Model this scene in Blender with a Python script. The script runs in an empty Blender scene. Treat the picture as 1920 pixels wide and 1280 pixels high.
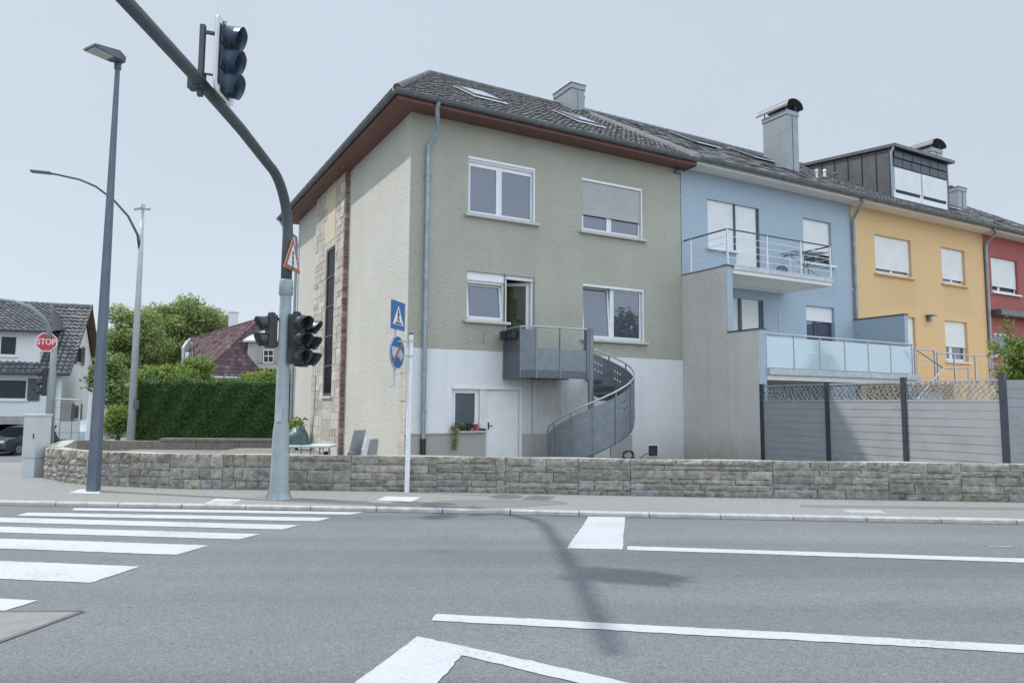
import bpy, bmesh, math, random
import numpy as np
from mathutils import Vector, Matrix
from math import sin, cos, pi, radians, atan2, hypot, floor
R = random.Random(7)
sc = bpy.context.scene
COL = sc.collection

# ------------------------------------------------------------------ camera
FPX, PITCH, ROLL, YAW = 1336.88, 0.0884432, 0.0064853, 1.0637379
EYE = Vector((0, 0, 1.6))
_fw = Vector((0, cos(PITCH), sin(PITCH))); _up = Vector((0, -sin(PITCH), cos(PITCH))); _ri = Vector((1, 0, 0))
RI = _ri*cos(ROLL) + _up*sin(ROLL); UP = -_ri*sin(ROLL) + _up*cos(ROLL); FW = _fw
cd = bpy.data.cameras.new('camera'); cam = bpy.data.objects.new('camera', cd); COL.objects.link(cam)
cd.sensor_width = 36; cd.lens = FPX*36/1920; cd.clip_end = 2000; cd.clip_start = 0.1
m = Matrix((RI, UP, -FW)).transposed().to_4x4(); m.translation = EYE
cam.matrix_world = m
sc.camera = cam

# ------------------------------------------------------------------ light
SUNDIR = Vector((.807, -.2415, -1)).normalized()      # the way the light travels
w = bpy.data.worlds.new('World'); sc.world = w; w.use_nodes = True
nt = w.node_tree; bg = nt.nodes['Background']
sky = nt.nodes.new('ShaderNodeTexSky'); sky.sky_type = 'NISHITA'; sky.sun_disc = False
sky.sun_elevation = math.asin(-SUNDIR.z); sky.sun_rotation = atan2(-SUNDIR.x, -SUNDIR.y)
sky.altitude = 300; sky.air_density = 1.0; sky.dust_density = 4.0; sky.ozone_density = 2.0
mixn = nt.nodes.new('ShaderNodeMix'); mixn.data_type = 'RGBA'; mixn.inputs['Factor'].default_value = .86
# thin bright cloud veil over the blue: brightened overhead and out of view behind, to lift shaded fronts
tcw = nt.nodes.new('ShaderNodeTexCoord'); sxw = nt.nodes.new('ShaderNodeSeparateXYZ'); nt.links.new(tcw.outputs['Generated'], sxw.inputs[0])
def wmap(src, a, b, c, d):
    q = nt.nodes.new('ShaderNodeMapRange'); q.interpolation_type = 'SMOOTHSTEP'
    for i, v in enumerate((a, b, c, d)): q.inputs[i+1].default_value = v
    nt.links.new(src, q.inputs[0]); return q.outputs[0]
def wmath(op, a, b):
    q = nt.nodes.new('ShaderNodeMath'); q.operation = op
    for i, v in enumerate((a, b)):
        if isinstance(v, float): q.inputs[i].default_value = v
        else: nt.links.new(v, q.inputs[i])
    return q.outputs[0]
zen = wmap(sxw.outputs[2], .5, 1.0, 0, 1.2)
# added unseen bright lobe facing the house fronts to fill their shade
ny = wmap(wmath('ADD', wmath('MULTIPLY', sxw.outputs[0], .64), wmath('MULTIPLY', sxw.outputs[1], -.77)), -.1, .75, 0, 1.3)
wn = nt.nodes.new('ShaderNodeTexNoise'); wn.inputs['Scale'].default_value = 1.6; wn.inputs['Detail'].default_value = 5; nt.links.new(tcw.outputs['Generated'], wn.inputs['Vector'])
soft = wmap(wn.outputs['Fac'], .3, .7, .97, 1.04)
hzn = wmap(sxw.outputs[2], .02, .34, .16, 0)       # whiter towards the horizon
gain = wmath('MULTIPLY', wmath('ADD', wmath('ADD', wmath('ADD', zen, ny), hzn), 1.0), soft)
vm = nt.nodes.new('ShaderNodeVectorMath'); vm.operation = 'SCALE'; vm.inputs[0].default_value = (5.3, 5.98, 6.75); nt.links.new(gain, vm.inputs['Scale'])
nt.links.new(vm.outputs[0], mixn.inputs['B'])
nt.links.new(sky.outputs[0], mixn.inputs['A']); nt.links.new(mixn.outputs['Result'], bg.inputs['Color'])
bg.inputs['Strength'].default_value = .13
sl = bpy.data.lights.new('sun', 'SUN'); so = bpy.data.objects.new('sun', sl); COL.objects.link(so)
sl.energy = 3.85; sl.angle = radians(1.2); sl.color = (1, .97, .92)
so.rotation_euler = SUNDIR.to_track_quat('-Z', 'Y').to_euler()
sc.view_settings.view_transform = 'Standard'; sc.view_settings.look = 'None'
sc.view_settings.exposure = -0.12; sc.view_settings.gamma = 1

# ------------------------------------------------------------------ surveying helpers (photo pixel -> place on a real plane)
def ray(px, py): return FW + RI*((px-960)/FPX) - UP*((py-640)/FPX)
def G(px, py, z=0.0):
    d = ray(px, py); return EYE + d*((z-EYE.z)/d.z)
def D(px, py, y):
    d = ray(px, py); return EYE + d*(y/d.y)
UU = Vector((sin(YAW), cos(YAW), 0)); WW = Vector((-cos(YAW), sin(YAW), 0)); RZ = pi/2 - YAW
C0 = D(765, 560, 17.0); C0.z = 0                       # near corner of the olive house, on the ground
def L(u, w, z=0): return C0 + UU*u + WW*w + Vector((0, 0, z))
def F(px, py, w=0):
    d = ray(px, py); t = ((C0+WW*w-EYE).dot(WW))/d.dot(WW); p = EYE + d*t - C0; return p.dot(UU), p.z
def S(px, py, u=0):
    d = ray(px, py); t = ((C0+UU*u-EYE).dot(UU))/d.dot(UU); p = EYE + d*t - C0; return p.dot(WW), p.z
def toH(p): q = Vector(p) - C0; return Vector((q.dot(UU), q.dot(WW), p[2]))

# ------------------------------------------------------------------ mesh helpers
OFF = Vector((0, 0, 0))
class MB:
    def __init__(s): s.v = []; s.f = []; s.m = []
    def poly(s, pts, m=0):
        b = len(s.v); s.v += [tuple(p) for p in pts]; s.f.append(tuple(range(b, b+len(pts)))); s.m.append(m)
    def box(s, x0, x1, y0, y1, z0, z1, m=0):
        if x0 > x1: x0, x1 = x1, x0
        if y0 > y1: y0, y1 = y1, y0
        if z0 > z1: z0, z1 = z1, z0
        b = len(s.v)
        s.v += [(x0,y0,z0),(x1,y0,z0),(x1,y1,z0),(x0,y1,z0),(x0,y0,z1),(x1,y0,z1),(x1,y1,z1),(x0,y1,z1)]
        for f in ((0,3,2,1),(4,5,6,7),(0,1,5,4),(1,2,6,5),(2,3,7,6),(3,0,4,7)): s.f.append(tuple(b+i for i in f)); s.m.append(m)
    def obox(s, c, ax, ay, az, m=0):
        c = Vector(c); ax = Vector(ax); ay = Vector(ay); az = Vector(az); b = len(s.v)
        for sz in (-1, 1):
            for sx, sy in ((-1,-1),(1,-1),(1,1),(-1,1)): s.v.append(tuple(c+ax*sx+ay*sy+az*sz))
        for f in ((0,3,2,1),(4,5,6,7),(0,1,5,4),(1,2,6,5),(2,3,7,6),(3,0,4,7)): s.f.append(tuple(b+i for i in f)); s.m.append(m)
    def beam(s, p, q, a, b_, up=(0,0,1), m=0):
        p = Vector(p); q = Vector(q); d = q-p; dn = d.normalized(); up = Vector(up)
        x = dn.cross(up)
        if x.length < 1e-4: x = dn.cross(Vector((1,0,0)))
        x.normalize(); y = x.cross(dn).normalized()
        s.obox((p+q)/2, x*a/2, d/2, y*b_/2, m)
    def extrude(s, pts, vec, m=0):
        pts = [Vector(p) for p in pts]; vec = Vector(vec); n = len(pts); b = len(s.v)
        s.v += [tuple(p) for p in pts] + [tuple(p+vec) for p in pts]
        s.f.append(tuple(range(b+n-1, b-1, -1))); s.m.append(m); s.f.append(tuple(range(b+n, b+2*n))); s.m.append(m)
        for i in range(n):
            j = (i+1) % n; s.f.append((b+i, b+j, b+n+j, b+n+i)); s.m.append(m)
    def tube(s, pts, r, n=8, m=0, caps=True):
        pts = [Vector(p) for p in pts]; k = len(pts)
        rr = r if isinstance(r, (list, tuple)) else [r]*k
        rings = []; prev = None
        for i, p in enumerate(pts):
            t = (pts[min(i+1, k-1)] - pts[max(i-1, 0)]).normalized()
            if prev is None:
                a = t.cross(Vector((0, 0, 1)))
                if a.length < 1e-3: a = t.cross(Vector((1, 0, 0)))
            else: a = prev - t*prev.dot(t)
            a.normalize(); prev = a; bb = t.cross(a); base = len(s.v)
            for j in range(n):
                an = 2*pi*j/n; s.v.append(tuple(p + (a*cos(an)+bb*sin(an))*rr[i]))
            rings.append(base)
        for i in range(k-1):
            for j in range(n):
                j2 = (j+1) % n; s.f.append((rings[i]+j, rings[i]+j2, rings[i+1]+j2, rings[i+1]+j)); s.m.append(m)
        if caps:
            s.f.append(tuple(rings[0]+j for j in range(n-1, -1, -1))); s.m.append(m)
            s.f.append(tuple(rings[-1]+j for j in range(n))); s.m.append(m)
    def build(s, name, mats, parent=None, smooth=False, bevel=0, off=None, label=None):
        me = bpy.data.meshes.new(name); o_ = OFF if off is None else Vector(off)
        me.from_pydata([(a+o_.x, b+o_.y, c+o_.z) for a, b, c in s.v], [], s.f)
        if not isinstance(mats, (list, tuple)): mats = [mats]
        for x in mats: me.materials.append(x)
        if len(mats) > 1: me.polygons.foreach_set('material_index', s.m)
        if smooth:
            me.polygons.foreach_set('use_smooth', [True]*len(me.polygons))
        me.validate(); me.update()
        ob = bpy.data.objects.new(name, me); COL.objects.link(ob)
        if smooth and smooth != 'all':
            bm = bmesh.new(); bm.from_mesh(me)
            for e in bm.edges:
                if len(e.link_faces) == 2 and e.calc_face_angle(0) > radians(38): e.smooth = False
            bm.to_mesh(me); bm.free()
        if bevel:
            md = ob.modifiers.new('bevel', 'BEVEL'); md.width = bevel; md.segments = 2; md.limit_method = 'ANGLE'; md.angle_limit = radians(40)
        if parent: ob.parent = parent
        if label: ob['label'] = label
        return ob
def tag(o, label, cat, group=None, kind=None):
    if label: o['label'] = label
    if cat: o['category'] = cat
    if group: o['group'] = group
    if kind: o['kind'] = kind
    return o
def thing(name, label, cat, org=(0, 0, 0), frame='w', group=None):
    """an Empty at the base of a thing; parts that follow are given in the same frame as org"""
    global OFF
    o = bpy.data.objects.new(name, None); COL.objects.link(o); o.empty_display_size = .3
    org = Vector(org); OFF = -org
    if frame == 'h': o.location = L(*org); o.rotation_euler = (0, 0, RZ)
    else: o.location = org
    return tag(o, label, cat, group)
def single(mb, name, mat, label, cat, org, frame='w', group=None, **k):
    global OFF
    org = Vector(org); OFF = -org
    o = mb.build(name, mat, None, **k)
    if frame == 'h': o.location = L(*org); o.rotation_euler = (0, 0, RZ)
    else: o.location = org
    return tag(o, label, cat, group)
def structure(mb, name, mat, frame='w', **k):
    global OFF
    OFF = Vector((0, 0, 0)); o = mb.build(name, mat, None, **k)
    if frame == 'h': o.location = C0; o.rotation_euler = (0, 0, RZ)
    o['kind'] = 'structure'; return o

# ------------------------------------------------------------------ materials
def newmat(name):
    mt = bpy.data.materials.new(name); mt.use_nodes = True; n = mt.node_tree.nodes; l = mt.node_tree.links
    return mt, n, l, n['Principled BSDF']
def noise(n, l, scale, detail=6, rough=.6, vec=None):
    t = n.new('ShaderNodeTexNoise'); t.inputs['Scale'].default_value = scale; t.inputs['Detail'].default_value = detail
    t.inputs['Roughness'].default_value = rough
    if vec: l.new(vec, t.inputs['Vector'])
    return t.outputs['Fac']
def ramp(n, l, src, stops):
    r = n.new('ShaderNodeValToRGB'); e = r.color_ramp.elements
    e[0].position, e[0].color = stops[0][0], (*stops[0][1], 1); e[1].position, e[1].color = stops[-1][0], (*stops[-1][1], 1)
    for p, c in stops[1:-1]: x = e.new(p); x.color = (*c, 1)
    l.new(src, r.inputs[0]); return r.outputs[0]
def mixc(n, l, fac, a, b, mode='MIX'):
    x = n.new('ShaderNodeMix'); x.data_type = 'RGBA'; x.blend_type = mode
    for k, v in (('Factor', fac), ('A', a), ('B', b)):
        if isinstance(v, (int, float)): x.inputs[k].default_value = v
        elif isinstance(v, tuple): x.inputs[k].default_value = (*v[:3], 1)
        else: l.new(v, x.inputs[k])
    return x.outputs['Result']
def math_(n, l, op, a, b=0.0):
    x = n.new('ShaderNodeMath'); x.operation = op
    for i, v in enumerate((a, b)):
        if isinstance(v, (int, float)): x.inputs[i].default_value = v
        else: l.new(v, x.inputs[i])
    return x.outputs[0]
def bumpn(n, l, p, h, strength, dist):
    b = n.new('ShaderNodeBump'); b.inputs['Strength'].default_value = strength; b.inputs['Distance'].default_value = dist
    l.new(h, b.inputs['Height']); l.new(b.outputs[0], p.inputs['Normal'])
def objvec(n): return n.new('ShaderNodeTexCoord').outputs['Object']
def sc3(c, k): return tuple(x*k for x in c)
def plain(name, c, rough=.5, var=.12, scale=6, bump=0, bscale=40, metal=0, spec=.5):
    mt, n, l, p = newmat(name); v = objvec(n)
    f = noise(n, l, scale, 7, .65, v)
    col = ramp(n, l, f, [(.3, sc3(c, 1-var)), (.7, sc3(c, 1+var))])
    l.new(col, p.inputs['Base Color']); p.inputs['Metallic'].default_value = metal; p.inputs['Specular IOR Level'].default_value = spec
    f2 = noise(n, l, scale*3, 4, .6, v); rr = n.new('ShaderNodeMapRange'); rr.inputs[3].default_value = max(0, rough-.1); rr.inputs[4].default_value = min(1, rough+.12)
    l.new(f2, rr.inputs[0]); l.new(rr.outputs[0], p.inputs['Roughness'])
    if bump: bumpn(n, l, p, noise(n, l, bscale, 4, .6, v), bump, .01)
    return mt
def stucco(name, c, c2, grime, bump=.6, bscale=22, streak=.35, low=None, dirt=None, lumps=0):
    """mineral render: grain, blotches of two tones, rain streaks and grime"""
    mt, n, l, p = newmat(name); v = objvec(n)
    big = noise(n, l, .55, 5, .6, v)
    col = ramp(n, l, big, [(.35, c), (.65, c2)])
    mp = n.new('ShaderNodeMapping'); mp.inputs['Scale'].default_value = (3.2, 3.2, .22); l.new(v, mp.inputs['Vector'])
    st = noise(n, l, 1.0, 5, .65, mp.outputs[0])
    stf = n.new('ShaderNodeMapRange'); stf.inputs[1].default_value = .52; stf.inputs[2].default_value = .78; stf.inputs[3].default_value = 0; stf.inputs[4].default_value = streak; l.new(st, stf.inputs[0])
    col = mixc(n, l, stf.outputs[0], col, grime)
    grain = noise(n, l, bscale*2.2, 3, .7, v)
    gr = ramp(n, l, grain, [(.3, (.80, .80, .80)), (.7, (1.12, 1.12, 1.12))])
    col = mixc(n, l, 1.0, col, gr, 'MULTIPLY')
    if low:                                             # splash-back dirt at the foot of the wall
        sx = n.new('ShaderNodeSeparateXYZ'); l.new(v, sx.inputs[0])
        a = math_(n, l, 'ADD', sx.outputs[2], math_(n, l, 'MULTIPLY', noise(n, l, 2.5, 5, .7, v), -1.2))
        mr = n.new('ShaderNodeMapRange'); mr.inputs[1].default_value = -.6; mr.inputs[2].default_value = .35; mr.inputs[3].default_value = .55; mr.inputs[4].default_value = 0; l.new(a, mr.inputs[0])
        col = mixc(n, l, mr.outputs[0], col, low)
    for (u0, u1, z0, z1, soft, k, dc) in (dirt or []):   # worn, stained areas with a shape of their own
        sx = n.new('ShaderNodeSeparateXYZ'); l.new(v, sx.inputs[0]); wob = math_(n, l, 'MULTIPLY', math_(n, l, 'SUBTRACT', noise(n, l, 1.6, 6, .7, mp.outputs[0]), .5), soft*2.2)
        def edge(src, a, b, sg):
            q = n.new('ShaderNodeMapRange'); q.interpolation_type = 'SMOOTHSTEP'; q.inputs[1].default_value = a; q.inputs[2].default_value = b; l.new(math_(n, l, 'ADD', src, wob), q.inputs[0]); return q.outputs[0]
        mk_ = math_(n, l, 'MULTIPLY', edge(sx.outputs[0], u0, u0+soft, 1), math_(n, l, 'SUBTRACT', 1.0, edge(sx.outputs[0], u1-soft, u1, 1)))
        mz_ = math_(n, l, 'MULTIPLY', edge(sx.outputs[2], z0, z0+soft, 1), math_(n, l, 'SUBTRACT', 1.0, edge(sx.outputs[2], z1-soft, z1, 1)))
        st2 = n.new('ShaderNodeMapRange'); st2.inputs[1].default_value = .3; st2.inputs[2].default_value = .7; st2.inputs[3].default_value = k*.45; st2.inputs[4].default_value = k; l.new(noise(n, l, 2.4, 6, .7, mp.outputs[0]), st2.inputs[0])
        col = mixc(n, l, math_(n, l, 'MULTIPLY', math_(n, l, 'MULTIPLY', mk_, mz_), st2.outputs[0]), col, dc)
    l.new(col, p.inputs['Base Color']); p.inputs['Roughness'].default_value = .93; p.inputs['Specular IOR Level'].default_value = .2
    h = math_(n, l, 'ADD', noise(n, l, bscale, 5, .7, v), math_(n, l, 'MULTIPLY', noise(n, l, 3.0, 4, .6, v), .8))
    if lumps: h = math_(n, l, 'ADD', h, math_(n, l, 'MULTIPLY', noise(n, l, 8.5, 6, .75, v), lumps))
    bumpn(n, l, p, h, bump, .03)
    return mt
def island(name, cols, rough=.8, bump=.5, bscale=30, nscale=9, nvar=.25, spec=.4):
    """each separate piece (stone, tile, leaf) takes its own tone"""
    mt, n, l, p = newmat(name); v = objvec(n)
    g = n.new('ShaderNodeNewGeometry')
    k = len(cols); r = n.new('ShaderNodeValToRGB'); e = r.color_ramp.elements
    e[0].position = 0; e[0].color = (*cols[0], 1); e[1].position = 1; e[1].color = (*cols[-1], 1)
    for i in range(1, k-1): x = e.new(i/(k-1)); x.color = (*cols[i], 1)
    l.new(g.outputs['Random Per Island'], r.inputs[0])
    f = noise(n, l, nscale, 6, .7, v)
    mm = ramp(n, l, f, [(.28, (1-nvar,)*3), (.72, (1+nvar,)*3)])
    col = mixc(n, l, 1.0, r.outputs[0], mm, 'MULTIPLY')
    l.new(col, p.inputs['Base Color']); p.inputs['Roughness'].default_value = rough; p.inputs['Specular IOR Level'].default_value = spec
    if bump: bumpn(n, l, p, noise(n, l, bscale, 6, .75, v), bump, .02)
    return mt
def leaf(name, cols, trans=.3):
    mt, n, l, p = newmat(name); g = n.new('ShaderNodeNewGeometry')
    k = len(cols); r = n.new('ShaderNodeValToRGB'); e = r.color_ramp.elements
    e[0].position = 0; e[0].color = (*cols[0], 1); e[1].position = 1; e[1].color = (*cols[-1], 1)
    for i in range(1, k-1): x = e.new(i/(k-1)); x.color = (*cols[i], 1)
    l.new(g.outputs['Random Per Island'], r.inputs[0])
    big = noise(n, l, .35, 3, .5, objvec(n)); mm = ramp(n, l, big, [(.35, (.75, .8, .7)), (.65, (1.25, 1.15, 1.1))])
    c = mixc(n, l, 1.0, r.outputs[0], mm, 'MULTIPLY')
    l.new(c, p.inputs['Base Color']); p.inputs['Roughness'].default_value = .55; p.inputs['Specular IOR Level'].default_value = .35
    t = n.new('ShaderNodeBsdfTranslucent'); l.new(mixc(n, l, 1.0, c, (1.1, 1.25, .6), 'MULTIPLY'), t.inputs[0])
    x = n.new('ShaderNodeMixShader'); x.inputs[0].default_value = trans
    l.new(p.outputs[0], x.inputs[1]); l.new(t.outputs[0], x.inputs[2]); l.new(x.outputs[0], n['Material Output'].inputs[0])
    return mt
def glassm(name, c, refl=.28, rough=.015):
    """window pane backed by a dim room: part mirror, part dark"""
    mt, n, l, p = newmat(name); v = objvec(n)
    l.new(ramp(n, l, noise(n, l, .8, 3, .5, v), [(.3, sc3(c, .8)), (.7, sc3(c, 1.2))]), p.inputs['Base Color'])
    p.inputs['Roughness'].default_value = .4; p.inputs['Specular IOR Level'].default_value = .05
    gl = n.new('ShaderNodeBsdfGlossy'); gl.inputs['Roughness'].default_value = rough; gl.inputs['Color'].default_value = (.9, .94, 1, 1)
    b = n.new('ShaderNodeBump'); b.inputs['Strength'].default_value = .04; b.inputs['Distance'].default_value = .05; l.new(noise(n, l, 1.3, 2, .5, v), b.inputs['Height']); l.new(b.outputs[0], gl.inputs['Normal'])
    x = n.new('ShaderNodeMixShader'); x.inputs[0].default_value = refl
    l.new(p.outputs[0], x.inputs[1]); l.new(gl.outputs[0], x.inputs[2]); l.new(x.outputs[0], n['Material Output'].inputs[0])
    return mt
def clearglass(name, tint, alpha, refl=.12):
    mt, n, l, p = newmat(name)
    p.inputs['Base Color'].default_value = (*tint, 1); p.inputs['Roughness'].default_value = .25
    t = n.new('ShaderNodeBsdfTransparent'); t.inputs[0].default_value = (.985, .995, .995, 1)
    x = n.new('ShaderNodeMixShader'); x.inputs[0].default_value = alpha; l.new(t.outputs[0], x.inputs[1]); l.new(p.outputs[0], x.inputs[2])
    g = n.new('ShaderNodeBsdfGlossy'); g.inputs['Roughness'].default_value = .03
    y = n.new('ShaderNodeMixShader'); y.inputs[0].default_value = refl; l.new(x.outputs[0], y.inputs[1]); l.new(g.outputs[0], y.inputs[2])
    l.new(y.outputs[0], n['Material Output'].inputs[0]); return mt
def asphalt(name, c, spk=.5, scale=1.0, tracks=False):
    mt, n, l, p = newmat(name); v = objvec(n)
    big = ramp(n, l, noise(n, l, .35*scale, 5, .6, v), [(.3, sc3(c, .93)), (.7, sc3(c, 1.07))])
    vo = n.new('ShaderNodeTexVoronoi'); vo.inputs['Scale'].default_value = 120; l.new(v, vo.inputs['Vector'])
    sep = n.new('ShaderNodeSeparateColor'); l.new(vo.outputs['Color'], sep.inputs[0])
    st = ramp(n, l, sep.outputs[0], [(0, (1-spk,)*3), (.5, (.95,)*3), (.9, (1.05,)*3), (1, (1+spk*1.1,)*3)])
    col = mixc(n, l, 1.0, big, st, 'MULTIPLY')
    mid = ramp(n, l, noise(n, l, 14, 5, .75, v), [(.3, (.88,)*3), (.7, (1.10,)*3)])
    col = mixc(n, l, 1.0, col, mid, 'MULTIPLY')
    pit = ramp(n, l, noise(n, l, 46, 2, .5, v), [(.30, (.55,)*3), (.40, (1.0,)*3)]); col = mixc(n, l, .8, col, pit, 'MULTIPLY')   # open pores between the stones
    if tracks:                                           # polished wheel tracks along the road, oil drips, old overlays
        mp = n.new('ShaderNodeMapping'); mp.inputs['Rotation'].default_value = (0, 0, .085); mp.inputs['Scale'].default_value = (.035, .75, 1); l.new(v, mp.inputs['Vector'])
        col = mixc(n, l, 1.0, col, ramp(n, l, noise(n, l, 1.0, 3, .55, mp.outputs[0]), [(.35, (.82,)*3), (.5, (1.0,)*3), (.68, (1.12,)*3)]), 'MULTIPLY')
        mp2 = n.new('ShaderNodeMapping'); mp2.inputs['Scale'].default_value = (.9, 2.2, 1); l.new(v, mp2.inputs['Vector'])
        col = mixc(n, l, .7, col, ramp(n, l, noise(n, l, 1.0, 7, .75, mp2.outputs[0]), [(.30, (.62,)*3), (.41, (1.0,)*3), (.75, (1.04,)*3)]), 'MULTIPLY')
    l.new(col, p.inputs['Base Color']); p.inputs['Roughness'].default_value = .85; p.inputs['Specular IOR Level'].default_value = .35
    h = math_(n, l, 'ADD', vo.outputs['Distance'], math_(n, l, 'MULTIPLY', noise(n, l, 60, 4, .7, v), .6))
    bumpn(n, l, p, h, .7, .008); return mt
def marking(name, c, base):
    mt, n, l, p = newmat(name); v = objvec(n)
    wear = noise(n, l, 26, 8, .8, v); big = noise(n, l, 1.1, 4, .6, v)
    f = math_(n, l, 'ADD', wear, math_(n, l, 'MULTIPLY', big, .55))
    col = ramp(n, l, f, [(.60, base), (.66, sc3(c, .82)), (.75, sc3(c, .95)), (1.0, c)])
    sp = ramp(n, l, noise(n, l, 90, 3, .7, v), [(.3, (.88,)*3), (.6, (1.04,)*3)])
    l.new(mixc(n, l, 1.0, col, sp, 'MULTIPLY'), p.inputs['Base Color']); p.inputs['Roughness'].default_value = .7
    bumpn(n, l, p, noise(n, l, 70, 4, .7, v), .45, .006); return mt

M = {}
M['asphalt'] = asphalt('asphalt', (.172, .183, .194), .34, 1.0, True)
M['pavement'] = asphalt('pavement_asphalt', (.275, .272, .265), .22)
M['concrete_patch'] = plain('concrete_patch', (.36, .36, .35), .85, .16, 5, .5, 60)
M['pale_concrete'] = plain('pale_concrete', (.47, .47, .46), .85, .14, 5, .4, 50)
M['kerb'] = plain('kerb_stone', (.43, .43, .42), .8, .25, 7, .5, 50)
M['paint'] = marking('road_paint', (.455, .475, .495), (.26, .27, .28))
M['ground'] = plain('yard_gravel', (.20, .19, .165), .9, .2, 4, .7, 50)
M['tar'] = plain('tar_joint', (.10, .10, .10), .7, .3, 9)
M['olive'] = stucco('olive_roughcast', (.465, .46, .39), (.52, .515, .44), (.37, .37, .31), 1.0, 17, .3, lumps=1.6, dirt=[(1.3, 2.8, 2.95, 3.68, .25, .45, (.33, .32, .27)), (5.0, 7.4, 2.95, 3.38, .25, .3, (.36, .35, .30)), (-.5, .45, 2.9, 9, .2, .35, (.36, .37, .31))])
M['olive_gable'] = stucco('gable_roughcast', (.52, .518, .475), (.57, .568, .525), (.42, .415, .35), .7, 17, .25, lumps=1.0)
M['whitewash'] = stucco('white_painted_render', (.67, .69, .70), (.74, .75, .76), (.48, .49, .48), .35, 12, .2, (.36, .36, .33), dirt=[(2.9, 4.75, .3, 2.5, .45, .5, (.38, .38, .35)), (3.5, 4.6, 1.1, 2.45, .3, .4, (.27, .26, .23)), (-.6, .75, -.2, 3.1, .3, .3, (.45, .46, .45))])
M['plinth'] = stucco('grey_plinth_render', (.36, .345, .34), (.41, .40, .385), (.24, .24, .22), .4, 25, .4)
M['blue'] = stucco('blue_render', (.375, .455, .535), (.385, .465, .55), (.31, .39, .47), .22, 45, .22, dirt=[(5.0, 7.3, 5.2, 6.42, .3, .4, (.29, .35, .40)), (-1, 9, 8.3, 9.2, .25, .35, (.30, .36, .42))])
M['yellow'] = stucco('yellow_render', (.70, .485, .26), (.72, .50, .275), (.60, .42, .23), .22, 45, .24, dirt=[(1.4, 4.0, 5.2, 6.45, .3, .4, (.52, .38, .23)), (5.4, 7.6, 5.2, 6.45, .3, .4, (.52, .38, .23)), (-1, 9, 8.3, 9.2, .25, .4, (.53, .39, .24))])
M['red'] = stucco('red_render', (.36, .125, .115), (.39, .135, .125), (.28, .08, .08), .22, 45, .24)
M['sidewall'] = stucco('weathered_party_wall', (.57, .56, .52), (.66, .65, .62), (.46, .45, .41), .25, 12, .4, (.24, .24, .21))
M['white'] = plain('white_paint', (.74, .75, .75), .5, .05, 3)
M['soffit_white'] = plain('white_soffit', (.72, .71, .67), .7, .08, 3)
M['soffit_red'] = plain('red_brown_soffit', (.155, .075, .06), .55, .14, 4)
M['upvc'] = plain('white_window_frame', (.72, .74, .76), .35, .04, 4)
M['sill'] = plain('stone_sill', (.50, .49, .46), .75, .16, 8, .3, 50)
M['shutter'] = None
M['zinc'] = plain('zinc_gutter', (.16, .175, .185), .45, .3, 7, 0, 40, .5)
M['zinc_pipe'] = plain('zinc_downpipe', (.27, .33, .37), .45, .25, 5, 0, 40, .4)
M['dark_frame'] = plain('dark_window_frame', (.05, .06, .075), .4, .1, 4)
M['anthracite'] = plain('anthracite_metal', (.045, .055, .075), .4, .12, 4, 0, 40, .2)
M['seam_metal'] = plain('dark_seam_metal', (.11, .115, .125), .4, .15, 2, 0, 40, .5)
M['seam_dark'] = plain('dark_slate_cladding', (.05, .058, .075), .4, .15, 2, 0, 40, .4)
M['chimney_metal'] = plain('chimney_sheet_metal', (.24, .27, .29), .38, .12, 2, 0, 40, .4)
M['lead'] = plain('lead_flashing', (.46, .49, .52), .45, .2, 6, 0, 40, .3)
M['verge_metal'] = plain('grey_verge_metal', (.22, .23, .235), .55, .15, 5, 0, 40, .2)
M['steel_grey'] = plain('grey_painted_steel', (.11, .125, .145), .45, .15, 3, 0, 40, .3)
M['steel_light'] = plain('galvanised_steel', (.19, .215, .24), .42, .14, 5, 0, 40, .3)
M['stainless'] = plain('stainless_rail', (.50, .52, .54), .38, .05, 2, 0, 40, .6)
M['mast'] = plain('grey_green_mast_paint', (.29, .335, .355), .45, .14, 4, .1, 40)
M['mast_arm'] = plain('mast_arm_paint', (.07, .086, .095), .5, .14, 4)
M['lamp_pole'] = plain('slate_blue_pole', (.105, .13, .165), .42, .14, 3, 0, 40, .2)
M['galv_pole'] = plain('pale_grey_pole', (.45, .50, .52), .45, .12, 4)
M['white_pole'] = plain('white_sign_post', (.70, .72, .74), .45, .1, 8)
M['cabinet'] = plain('pale_grey_cabinet', (.50, .525, .535), .5, .08, 3, .15, 60)
M['black'] = plain('black_plastic', (.022, .025, .028), .38, .3, 8)
M['visor'] = plain('black_visor', (.035, .04, .045), .35, .3, 8)
M['blue_visor'] = plain('dark_blue_visor', (.05, .075, .115), .4, .2, 8)
M['lens'] = plain('dark_signal_lens', (.05, .055, .06), .15, .2, 20)
M['lamp_glass'] = plain('lamp_diffuser', (.45, .47, .48), .3, .08, 8)
M['sign_blue'] = plain('sign_blue', (.045, .145, .34), .4, .1, 9)
M['sign_red'] = plain('sign_red', (.50, .035, .05), .4, .1, 9)
M['sign_rim_red'] = plain('faded_sign_red', (.42, .12, .09), .45, .12, 9)
M['sign_white'] = plain('sign_white', (.72, .74, .75), .45, .06, 9)
M['fence'] = plain('grey_fence_board', (.30, .315, .33), .5, .1, 2.5, .12, 50)
M['lattice'] = plain('lattice_metal', (.30, .32, .345), .45, .1, 3)
M['wood'] = plain('old_wood', (.075, .055, .045), .75, .3, 6, .4, 40)
M['brown'] = plain('brown_verge_boards', (.12, .065, .045), .7, .2, 3)
M['pave_patch_and_shadow'] = asphalt('darker_shadow_and_repair', (.205, .205, .205), .22)  # one tone for a painted cast shadow and a trench repair
M['soil'] = plain('rough_grey_brown_concrete', (.19, .175, .15), .9, .25, 5, .6, 40)
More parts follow.
